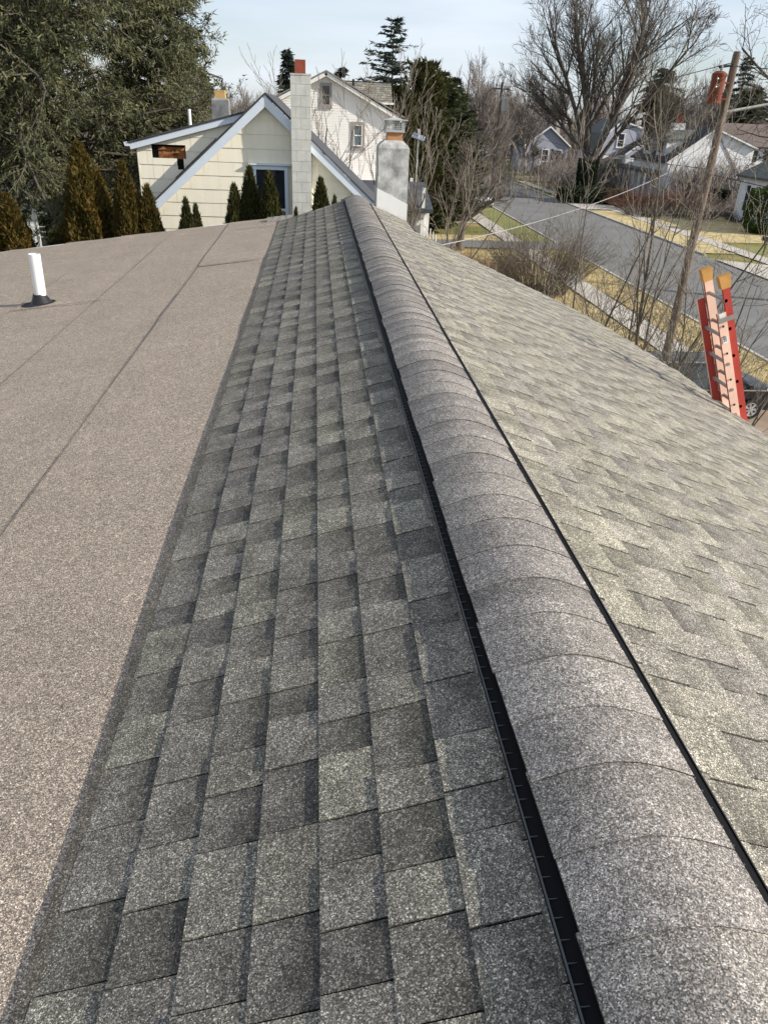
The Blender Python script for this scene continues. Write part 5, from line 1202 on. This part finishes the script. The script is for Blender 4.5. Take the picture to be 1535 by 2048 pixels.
# leaning stems right of the chimney
lean_cfg = dict(lv=3, n=[8, 5, 4, 3], k=[5, 3, 2], st=[.35, .15, .1], ang=(.3, .8), sh=[.34, .5, .5], rmin=.008, L=6, r=.06, up=.08, wig=.07, taper=.3, lead=False)
o, n = bare_tree('leaning_sapling', 'clump of slim leafless stems leaning right just beyond the chimney and porch', 'small tree', (4.9, 35.2, 0), lean_cfg, 31, m_bark, m_barkp, None,
    [(0, 0, (.33, .1, 1), 8.5, .07), (.3, .2, (.42, 0, 1), 7.6, .06), (.5, 0, (.62, .1, 1), 6.5, .05), (.2, -.2, (.25, -.2, 1), 7.6, .05)]); NS += n
# bare trees in front of the white clapboard house
wcfg = dict(lv=3, n=[9, 5, 4, 3], k=[9, 4, 3], st=[.45, .15, .1], ang=(.3, .65), sh=[.26, .5, .5], rmin=.007, L=5.5, r=.07, up=.12, wig=.07, taper=.3, lead=False)
for i, (x, y, st_, lb) in enumerate(((.55, 29.5, [(0, 0, (-.1, 0, 1), 8.3, .07), (.1, 0, (.15, 0, 1), 8.0, .06), (-.2, 0, (-.4, .1, 1), 7.6, .05)], 'slim leafless tree against the white clapboards left of the lower window'),
        (1.75, 30.5, [(0, 0, (.1, 0, 1), 9.2, .07), (.1, .2, (.4, 0, 1), 7.9, .06), (0, 0, (-.22, 0, 1), 8.6, .05)], 'leafless multi stemmed tree below the lower window of the white clapboard house'),
        (2.6, 30.2, [(0, 0, (.25, 0, 1), 7.4, .05), (.1, .2, (.02, 0, 1), 7.9, .05)], 'thin leafless tree between the lower window and the capped chimney'))):
    o, n = bare_tree('slim_bare_tree', lb, 'tree', (x, y, 0), wcfg, 50 + i, m_bark, m_barkp, 'slim bare trees before the white house', st_); NS += n
# foreground saplings right, behind the eave
scfg = dict(lv=3, n=[10, 6, 4, 3], k=[10, 4, 2], st=[.3, .15, .1], ang=(.45, .95), sh=[.25, .5, .5], rmin=.0042, L=7, r=.045, up=.10, wig=.05, taper=.18, lead=False)
SAP = [((6.2, 17.0), [(0, 0, (-.10, 0, 1), 7.8, .038), (.1, .1, (.04, 0, 1), 8.3, .040), (-.1, .05, (-.28, .1, 1), 7.2, .030), (.15, 0, (.20, 0, 1), 7.6, .034), (0, .2, (-.02, .3, 1), 7.6, .028)], 'pale multi stemmed sapling nearest the middle, in front of the street bend'),
       ((7.45, 16.0), [(0, 0, (-.04, 0, 1), 9.3, .060), (.05, .1, (.10, 0, 1), 8.6, .045), (.15, 0, (.30, -.1, 1), 6.6, .030), (0, -.2, (.05, -.3, 1), 6.0, .028)], 'tallest forked sapling standing left of the utility pole'),
       ((9.6, 21.5), [(0, 0, (-.08, 0, 1), 8.0, .045), (.2, .1, (.12, .1, 1), 8.4, .045), (-.2, 0, (-.30, .1, 1), 6.5, .03)], 'leafless sapling between the sidewalk and the two front saplings'),
       ((8.5, 15.6), [(0, 0, (-.14, 0, 1), 6.8, .034), (.1, 0, (.10, 0, 1), 7.2, .034), (.2, .1, (.32, .1, 1), 6.4, .03), (-.1, .1, (-.32, .1, 1), 5.6, .026)], 'bushy leafless sapling right behind the left side of the ladder'),
       ((10.2, 16.6), [(0, 0, (-.05, 0, 1), 5.6, .03), (.1, 0, (.22, 0, 1), 6.0, .03), (.2, .1, (.45, .1, 1), 5.6, .028)], 'twiggy sapling whose stems fan out right of the ladder'),
       ((5.3, 15.8), [(0, 0, (.10, 0, 1), 5.4, .028), (.1, .1, (.32, .1, 1), 5.2, .025), (-.1, 0, (-.12, .1, 1), 5.0, .022)], 'low thin sapling rising just past the roof edge by the brown shrub')]
for i, ((x, y), st_, lb) in enumerate(SAP):
    o, n = bare_tree('sapling', lb, 'sapling', (x, y, 0), scfg, 200 + i, m_bark, m_barkp, 'saplings behind the eave', st_); NS += n
# low dense twigs by the eave
rn = random.Random(12); S_ = []
for i in range(170):
    x = rn.uniform(6.0, 9.8); y = rn.uniform(15.2, 19.0); l_ = rn.uniform(3.2, 5.2); d = norm((rn.gauss(0, .22), rn.gauss(0, .22), 1)); p = (x, y, 0); r = .012
    for j in range(5):
        q = tuple(p[m_] + d[m_] * l_ / 5 for m_ in range(3)); S_.append((0, p, q, r, r * .82)); r *= .82
        for _ in range(2): e = tilt(d, rn.uniform(.4, .9), rn); S_.append((1, q, tuple(q[m_] + e[m_] * rn.uniform(.3, .9) for m_ in range(3)), .006, .004))
        p = q; d = tilt(d, .16, rn)
o = bpy.data.objects.new('thicket', seg_mesh('thicket', S_, m_bark, 3)); C.objects.link(o); tag(o, 'thicket of thin leafless twigs along the driveway below the eave', 'thicket', None, 'stuff'); NS += len(S_)
# shrubs of many stems
def stem_shrub(name, label, loc, n_, hgt, spread, mt, seed, r=.012, kids=7, group=None, bend=.12):
    rn = random.Random(seed); S_ = []
    for i in range(n_):
        a = rn.uniform(0, 6.28); rr_ = rn.random() ** .5 * spread * .35; p = (rr_ * math.cos(a), rr_ * math.sin(a), 0); l_ = hgt * rn.uniform(.6, 1.05); k = spread / hgt * rn.uniform(.1, .9)
        d = norm((math.cos(a) * k, math.sin(a) * k, 1)); r_ = r
        for j in range(6):
            q = tuple(p[m_] + d[m_] * l_ / 6 for m_ in range(3)); S_.append((0, p, q, r_, r_ * .85)); r_ *= .85
            if j > 1:
                for _ in range(kids // 3): e = tilt(d, rn.uniform(.3, .8), rn); S_.append((1, q, tuple(q[m_] + e[m_] * l_ * rn.uniform(.08, .24) for m_ in range(3)), r_ * .7, r_ * .5))
            p = q; d = tilt(d, bend * rn.random(), rn)
    o = thing(name, label, 'shrub', loc, group); mesh_obj('stems', seg_mesh('stems', S_, mt, 3), o); return len(S_)
NS += stem_shrub('brown_shrub', 'tall brown vase shaped leafless shrub just past the roof edge before the street', (12.3, 41.5, 0), 420, 3.7, 4.2, m_twigr if False else m_bark, 1, .014, 9)
NS += stem_shrub('tan_shrub', 'tan dry grassy shrub at the foot of the brown shrub', (9.6, 43.5, 0), 700, 1.9, 3.6, m_twigt, 2, .012, 5)
NS += stem_shrub('tan_shrub', 'low tan dry shrub left part nearest the street tree', (8.4, 47.5, 0), 500, 1.5, 3.2, m_twigt, 3, .012, 5)
NS += stem_shrub('rust_shrub', 'wide rust brown leafless shrub in front of the lavender house sunroom', (36.5, 87.5, 0), 520, 2.4, 7.5, m_twigr, 4, .022, 9)
NS += stem_shrub('rust_shrub', 'lower rust brown shrub right of the wide one', (41.5, 87, 0), 450, 2.3, 6, m_twigr, 14, .022, 9)
for i, (x, y, hh, sp, lb) in enumerate(((44.5, 84, 2.2, 6, 'grey thicket before the white cape house left part'), (48.5, 84, 2.8, 6, 'taller grey thicket before the white cape house right part'), (39.0, 80, 1.6, 6, 'dark low leafless hedge beside the lawn'), (34.0, 80.5, 1.4, 4.5, 'dark low brush pile near the far kerb'), (44.5, 77.5, 1.7, 6, 'dark low leafless hedge further right'))):
    NS += stem_shrub('grey_shrub', lb, (x, y, 0), 280, hh, sp, m_twig if i < 2 else m_barkd, 30 + i, .02, 7)
# small ornamental bare trees across the street
ocfg = dict(lv=4, n=[3, 5, 4, 3, 2], k=[5, 6, 5, 3], st=[.4, .2, .1, .1], ang=(.4, .9), sh=[.8, .6, .55, .5], rmin=.016, L=1.8, r=.14, up=.05, wig=.15, taper=.5)
for i, (x, y, s_, lb) in enumerate(((37.6, 140, 1.1, 'small leafless lawn tree on the far green lawn'), (40.5, 132, 1.0, 'small dark leafless tree left of the grey porch house steps'), (58, 101, 1.6, 'leafless ornamental tree at the right end of the white cape house'), (53, 90, 1.2, 'leafless tree over the picket fence'))):
    o, n = bare_tree('lawn_tree', lb, 'tree', (x, y, 0), ocfg, 70 + i, m_barkd, m_barkd); o.scale = (s_ * 1.3, s_ * 1.3, s_ * 1.25); NS += n
# --- evergreens
def evergreen(name, label, loc, hgt, rad, mt, seed, nb=26, per=9, leafs=26, ll=.35, lw=.12, droop=.25, bare=.08, shape=1.0, group=None, up=0.0, trunk_r=None, ragged=.25, cat='conifer', sub=.35, spread=None):
    """trunk, drooping boughs in whorls, needle sprays as small faces"""
    rn = random.Random(seed); rg = np.random.default_rng(seed); S_ = []; B0 = []; B1 = []
    tr = trunk_r or hgt * .016
    for j in range(8): z0_, z1_ = hgt * j / 8, hgt * (j + 1) / 8; S_.append((0, (0, 0, z0_), (0, 0, z1_), tr * (1 - j / 8.3), tr * (1 - (j + 1) / 8.3)))
    nb, per = int(nb * per / 3), 3
    for i in range(nb):
        f = bare + (1 - bare) * (i + rn.random()) / nb; z = hgt * f; reach = rad * (1 - f) ** shape + .05 * rad
        for k in range(per):
            a = rn.uniform(0, 6.283); L_ = reach * rn.uniform(1 - ragged, 1 + ragged * .5); d = (math.cos(a), math.sin(a), up + rn.gauss(0, .06)); p = (0, 0, z); m_ = max(2, int(L_ / sub))
            for j in range(m_):
                t = (j + 1) / m_; q = (p[0] + d[0] * L_ / m_, p[1] + d[1] * L_ / m_, p[2] + (d[2] - droop * (t * 1.4 - .5 * t * t)) * L_ / m_); S_.append((1, p, q, .05 * (1 - t) + .008, .05 * (1 - t) + .006)); B0.append(p); B1.append(q); p = q
    B0 = np.array(B0); B1 = np.array(B1); L = np.linalg.norm(B1 - B0, axis=1)
    n = int(leafs * len(B0)); idx = rg.integers(0, len(B0), n); t = rg.random(n)[:, None]
    P0 = B0[idx] * (1 - t) + B1[idx] * t; ax_ = (B1 - B0)[idx] / (L[idx][:, None] + 1e-9)
    side = np.cross(ax_, np.array([[0, 0, 1.]])); side /= np.linalg.norm(side, axis=1, keepdims=True) + 1e-9
    sg = rg.choice([-1, 1], n)[:, None] * rg.uniform(.2, 1.2, n)[:, None]; off = side * sg * rg.uniform(0, .22, n)[:, None] * (spread or ll / .35)
    P0 = P0 + off - np.array([[0, 0, 1]]) * rg.uniform(0, .12, n)[:, None]; Dr = ax_ + side * sg + rg.normal(size=(n, 3)) * .35; Dr[:, 2] -= droop
    o = thing(name, label, cat, loc, group)
    mesh_obj('trunk', seg_mesh('trunk', S_, m_barkd, 4), o); mesh_obj('crown', leaf_mesh('crown', P0, Dr, rg.uniform(.6, 1.3, n) * ll, rg.uniform(.6, 1.3, n) * lw, mt, rg), o)
    return n
NL = 0
# big hemlocks at left
HEM = [(-7.2, 23.5, 21, 4.6, 'tall ivy trunked hemlock in front, third from the left edge', 900), (-10.6, 25, 20, 4.4, 'tall drooping hemlock at the left edge', 901), (-4.9, 27.2, 13.0, 3.0, 'shorter hemlock at the right end of the row beside the cream house', 902)]
def hemlock(label, loc, hgt, rad, seed, nbr, nleaf):
    rn = random.Random(seed); rg = np.random.default_rng(seed); S_ = []
    p = (0, 0, 0); d = (0, 0, 1); cfg_ = dict(lv=3, n=[1, 6, 4, 3], k=[0, 9, 5, 0], st=[0, .15, .1, 0], ang=(.5, 1.1), sh=[1, .42, .5, .5], rmin=.006, up=-.035, wig=.16, taper=.3, lead=False)
    n_ = 26; tr = []
    for j in range(n_):
        q = (p[0] + rn.gauss(0, .05), p[1] + rn.gauss(0, .05), hgt * (j + 1) / n_); S_.append((0, p, q, .30 * (1 - j / n_) + .03, .30 * (1 - (j + 1) / n_) + .03)); tr.append(q); p = q
    for i in range(nbr):
        f = .29 + .71 * ((i + rn.random()) / nbr); z = hgt * f; a = rn.uniform(0, 6.283); L_ = rad * (1 - f) ** .42 * rn.uniform(.35, 1.12) + .4
        b_ = tr[min(n_ - 1, int(f * n_))]; grow(S_, (b_[0], b_[1], z), norm((math.cos(a), math.sin(a), rn.uniform(-.15, .45))), L_, .045 + .012 * L_, 1, cfg_, rn)
    fin = [s_ for s_ in S_ if s_[0] >= 2]; A = np.array([s_[1] for s_ in fin]); B = np.array([s_[2] for s_ in fin]); lv_ = np.array([s_[0] for s_ in fin])
    w_ = np.linalg.norm(B - A, axis=1) * (1 + (lv_ > 2)); idx = rg.choice(len(fin), nleaf, p=w_ / w_.sum()); t = rg.random(nleaf)[:, None] * 1.15
    ax_ = (B - A)[idx]; ax_ /= np.linalg.norm(ax_, axis=1, keepdims=True) + 1e-9
    P0 = A[idx] * (1 - t) + B[idx] * t + rg.normal(size=(nleaf, 3)) * .045; Dr = ax_ * .8 + rg.normal(size=(nleaf, 3)) * .65; Dr[:, 2] -= .45
    o = thing('hemlock', label, 'conifer', loc, 'hemlocks at the left')
    mesh_obj('trunk', seg_mesh('trunk', S_, m_barkd, 3), o); mesh_obj('crown', leaf_mesh('crown', P0, Dr, rg.uniform(.07, .20, nleaf), rg.uniform(.022, .05, nleaf), m_hem, rg), o)
    return nleaf
for (x, y, hh, rad, lb, sd_) in HEM: NL += hemlock(lb, (x, y, 0), hh, rad, sd_, 150 if hh > 15 else 125, 135000 if hh > 15 else 95000)
n = 5200; t = rg.uniform(0, 1, n); a = rg.uniform(0, 6.28, n); rr_ = .36 + .30 * rg.random(n) * (1 - t * .3); P0 = np.stack([np.cos(a) * rr_, np.sin(a) * rr_, t * 12.5], 1)
hm = [o for o in C.objects if o.name.startswith('hemlock') and o.parent is None][0]
mesh_obj('ivy', leaf_mesh('ivy', P0, np.stack([np.cos(a), np.sin(a), rg.normal(size=n) * .5 - .3], 1), rg.uniform(.08, .2, n), rg.uniform(.06, .13, n), m_ivy, rg), hm)
# conifers in the middle
CON = [(6.75, 75, 15.7, 8.0, m_spruce, 1, dict(nb=40, per=5, leafs=11, ll=.42, lw=.14, droop=.10, up=.22, shape=.9, ragged=.45, sub=.6), 'tall ragged spruce rising above the white clapboard house roof'),
       (-1.9, 60, 12.1, 2.2, m_spruce, 2, dict(nb=30, per=8, leafs=12, ll=.35, lw=.16, droop=.2, shape=.8), 'narrow dark conifer just left of the block chimney'),
       (-3.6, 75, 9.6, 3.2, m_spruce, 3, dict(nb=22, per=8, leafs=14, ll=.4, lw=.2, droop=.2, shape=.6), 'low dark conifer left of the narrow one'),
       (7.9, 62, 11.4, 2.5, m_arbg, 4, dict(nb=34, per=10, leafs=12, ll=.35, lw=.18, droop=-.5, up=.7, shape=.35, bare=.02), 'bronze green columnar conifer right of the white clapboard house'),
       (9.6, 66, 11.4, 3.4, m_pine, 5, dict(nb=26, per=10, leafs=14, ll=.45, lw=.2, droop=.0, up=.2, shape=.4, bare=.02), 'bushy dark green pine right of the columnar conifer'),
       (12.6, 76, 10.4, 3.6, m_pine, 6, dict(nb=24, per=10, leafs=14, ll=.45, lw=.2, droop=.0, up=.2, shape=.4, bare=.02), 'olive green pine at the right end of the evergreen clump'),
       (5.4, 57, 9.8, 2.4, m_arbg, 7, dict(nb=28, per=10, leafs=12, ll=.35, lw=.18, droop=-.4, up=.6, shape=.4, bare=.02), 'reddish green conifer close behind the grey shingle dormer'),
       (2.2, 72, 11.8, 2.4, m_spruce, 8, dict(nb=24, per=7, leafs=12, ll=.4, lw=.18, droop=.15, shape=.7), 'dark conifer tip peeking over the white house ridge'),
       (15.3, 95, 12.3, 3.6, m_pine, 9, dict(nb=24, per=9, leafs=14, ll=.6, lw=.3, droop=.1, shape=.5, bare=.02), 'farther olive pine behind the street lamp'),
       (54.3, 130, 16.2, 6.5, m_pine, 10, dict(nb=26, per=9, leafs=12, ll=.8, lw=.35, droop=.2, shape=.6, sub=.9), 'large dark pine behind the lavender house'),
       (64.8, 125, 18.0, 5.0, m_spruce, 11, dict(nb=26, per=5, leafs=9, ll=.6, lw=.26, droop=.2, shape=.7, sub=.7), 'sparse conifer whose top shows left of the transformer'),
       (64.5, 121, 13.6, 5.5, m_pine, 12, dict(nb=22, per=8, leafs=11, ll=.8, lw=.35, droop=.1, shape=.5, sub=.9), 'dark pine behind the brown roofed house'),
       (72.0, 135, 14.6, 6, m_pine, 15, dict(nb=22, per=8, leafs=11, ll=.8, lw=.35, droop=.1, shape=.5, sub=.9), 'dark pine mass near the right edge on the horizon'),
       (60.5, 142, 13.0, 6, m_pine, 13, dict(nb=22, per=8, leafs=11, ll=.8, lw=.35, droop=.1, shape=.5, sub=.9), 'dark pine left of the utility pole on the horizon'),
       (-15.5, 118, 13.0, 3.5, m_pine, 14, dict(nb=22, per=8, leafs=10, ll=.6, lw=.3, droop=.1, shape=.5, sub=.9), 'dark evergreen among the bare trees behind the rear chimney')]
for (x, y, hh, rad, mt_, sd_, kw, lb) in CON: NL += evergreen('conifer', lb, (x, y, 0), hh, rad, mt_, 500 + sd_, group=None, **kw)
# arborvitae row: soft cones of upright scale sprays
def arb_meshes(seed, hgt, rad, n, mt):
    rg = np.random.default_rng(seed)
    f = np.where(rg.random(n) < .85, 1 - .45 * rg.random(n) ** .58, rg.random(n)); f = np.clip(f, 0, .998)
    a = rg.uniform(0, 6.283, n); dist = (1 - f) * hgt; lump = 1 + .16 * np.sin(a * 3 + f * 9 + seed) + .10 * np.sin(a * 7 - f * 23 + seed * 2) + .10 * np.sin(f * 60 + a * 5)
    prof = np.minimum(1, (dist / 2.6) ** .85) * 1.02; r = rad * prof * lump * (1 - .42 * rg.random(n) ** 2.2)
    P0 = np.stack([np.cos(a) * r, np.sin(a) * r, hgt * f], 1)
    P0[:, :2] += .03 * rad * rg.normal(size=(n, 2))
    Dr = np.stack([np.cos(a) * .55, np.sin(a) * .55, np.full(n, 1.0)], 1) + rg.normal(size=(n, 3)) * .42
    crown = leaf_mesh('crown', P0, Dr, rg.uniform(.05, .12, n), rg.uniform(.03, .06, n), mt, rg)
    S_ = [(0, (0, 0, hgt * j / 6), (0, 0, hgt * (j + 1) / 6), .07 * (1 - j / 6.2), .07 * (1 - (j + 1) / 6.2)) for j in range(6)]
    rn = random.Random(seed)
    for i in range(260):
        z = hgt * (1 - rn.random() ** .6) * .97; a_ = rn.uniform(0, 6.28); rr_ = rad * min(1, (hgt - z) / 2.6) * .8; S_.append((1, (0, 0, z), (math.cos(a_) * rr_, math.sin(a_) * rr_, z + rr_ * .9), .012, .005))
    core = []
    return seg_mesh('trunk', S_, m_barkd, 4), crown
ARB = [(-4.23, 15.1, 7.99, .62, 0, 'tallest bronze arborvitae, left of the cream house in the row'), (-4.03, 15.35, 7.55, .55, 0, 'arborvitae grown into the right flank of the tallest one'), (-3.47, 15.0, 7.70, .47, 0, 'second tall bronze arborvitae, at the left corner of the dormer'), (-3.08, 15.05, 7.32, .42, 0, 'arborvitae leaning on the second tall one at the foot of the rake'),
       (-5.58, 15.0, 7.10, .66, 0, 'bronze arborvitae near the left edge above the vent pipe'), (-5.98, 14.9, 6.65, .55, 0, 'arborvitae cut by the left edge'), (-4.80, 14.8, 6.52, .40, 1, 'short arborvitae poking up left of the tallest one'),
       (-2.38, 14.9, 7.13, .33, 1, 'small twin topped arborvitae, left tip'), (-2.22, 15.0, 7.02, .30, 1, 'small twin topped arborvitae, right tip'), (-1.50, 15.0, 7.39, .42, 1, 'leftmost of the three arborvitae before the cream house window'), (-1.21, 15.1, 7.68, .42, 1, 'middle of the three arborvitae before the cream house window'), (-.85, 14.9, 7.62, .44, 1, 'rightmost of the three arborvitae, covering the window glass'),
       (.09, 15.0, 7.54, .42, 1, 'arborvitae right of the block chimney'), (.36, 15.1, 7.22, .26, 1, 'small arborvitae tip beside the ridge end'), (-.375, 15.0, 7.01, .2, 1, 'tiny arborvitae tip at the foot of the block chimney')]
AM = {}
for i, (x, y, hh, rad, kd, lb) in enumerate(ARB):
    key = (kd, i % 3)
    if key not in AM: AM[key] = arb_meshes(300 + kd * 10 + i % 3, 1.0 * 7.5, 1.0 * .75, 34000, m_arb if kd == 0 else m_arbg)
    tr_, cr_ = AM[key]; o = thing('arborvitae', lb, 'arborvitae', (x, y, 0), 'arborvitae hedge row'); o.scale = (rad / .75 * 1.18, rad / .75 * 1.18, hh / 7.5); o.rotation_euler.z = i * 1.3
    mesh_obj('trunk', tr_, o); mesh_obj('crown', cr_, o)
# round clipped shrubs across the street
def round_shrub(name, label, loc, rx, rz, mt, seed, n=4500, zc=None):
    rg = np.random.default_rng(seed); D = rg.normal(size=(n, 3)); D /= np.linalg.norm(D, axis=1, keepdims=True); s_ = (1 - .25 * rg.random(n) ** 2) * (1 + .08 * np.sin(D[:, 0] * 9 + seed) + .07 * np.sin(D[:, 2] * 11))
    P0 = D * s_[:, None] * np.array([[rx, rx, rz]]); P0[:, 2] += zc if zc is not None else rz * .9; P0[:, 2] = np.abs(P0[:, 2])
    o = thing(name, label, 'shrub', loc); mesh_obj('foliage', leaf_mesh('foliage', P0, D + rg.normal(size=(n, 3)) * .5, rg.uniform(.12, .3, n) * (rx / 1.5) ** .3, rg.uniform(.1, .2, n), mt, rg), o)
    S_ = [(0, (0, 0, 0), (0, 0, (zc or rz)), .09, .06)] + [(1, (0, 0, (zc or rz) * .7), tuple(P0[k] * .85), .03, .02) for k in range(60)]
    mesh_obj('stems', seg_mesh('stems', S_, m_barkd, 4), o)
RS = [(43.6, 115.0, 2.6, 1.7, m_box, 'big rounded dark shrub before the lavender house front door'), (41.2, 139, 2.6, .9, m_twigr, 'low reddish hedge under the porch of the grey house'), (52.6, 90.5, 1.9, 1.6, m_box, 'ball shaped evergreen on a stem before the white cape house'), (50.2, 88.5, 2.0, 1.2, m_box, 'dark low evergreen left of the ball shaped one'),
      (40.6, 69.5, 1.5, 2.1, m_boxg, 'bright green rounded evergreen at the shuttered house corner'), (31.0, 92.5, 2.6, .9, m_box, 'dark ground ivy mound around the big bare tree'), (48.2, 92.6, 1.4, 1.0, m_box, 'small dark evergreen against the white cape house'), (35.0, 91.5, 2.2, .8, m_box, 'low dark mound right of the big bare tree')]
for i, (x, y, rx, rz, mt_, lb) in enumerate(RS): round_shrub('evergreen_shrub', lb, (x, y, 0), rx, rz, mt_, 60 + i, 5000, 1.9 if 'stem' in lb else None)
# climbing tangle over the gable wall of the white cape house
rn = random.Random(71); S_ = []
for i in range(200):
    x = rn.uniform(43, 54); p = (x, 94.3 + rn.uniform(-.5, .3), 0); d = norm((rn.gauss(0, .3), 0, 1)); l_ = rn.uniform(2.5, 5.4)
    for j in range(5):
        q = tuple(p[m_] + d[m_] * l_ / 5 for m_ in range(3)); S_.append((0, p, q, .035, .028)); 
        for _ in range(2): e = tilt(d, rn.uniform(.5, 1.2), rn); S_.append((1, q, (q[0] + e[0] * .9, q[1] + e[1] * .3, q[2] + e[2] * .9), .02, .012))
        p = q; d = tilt(d, .3, rn); d = norm((d[0], d[1] * .2, d[2]))
o = bpy.data.objects.new('climbing_vine', seg_mesh('climbing_vine', S_, m_twig, 3)); C.objects.link(o); tag(o, 'leafless climbing vines tangled over the gable of the white cape house', 'vines', None, 'stuff')
# dry grass tufts on the near verge and yard
rg = np.random.default_rng(8); n = 26000
x = np.where(rg.random(n) < .45, rg.uniform(16.3, 18.6, n), rg.uniform(6.5, 14.6, n)); y = rg.uniform(24, 56, n)
P0 = np.stack([x, y, np.full(n, .03)], 1); Dr = rg.normal(size=(n, 3)) * .6; Dr[:, 2] = 1
o = bpy.data.objects.new('dry_grass', leaf_mesh('dry_grass', P0, Dr, rg.uniform(.08, .22, n), rg.uniform(.02, .05, n), m_tan, rg)); C.objects.link(o); tag(o, 'dormant tan grass blades on the near verge', 'grass', None, 'stuff')
for o in protos:
    if '_h' in o: del o['_h']
for o in C.objects:
    if '_h' in o: del o['_h']
print('segments', NS, 'leaves', NL, 'tris', sum(len(o.data.loop_triangles) if o.data.loop_triangles else len(o.data.polygons) for o in C.objects if o.type == 'MESH'))
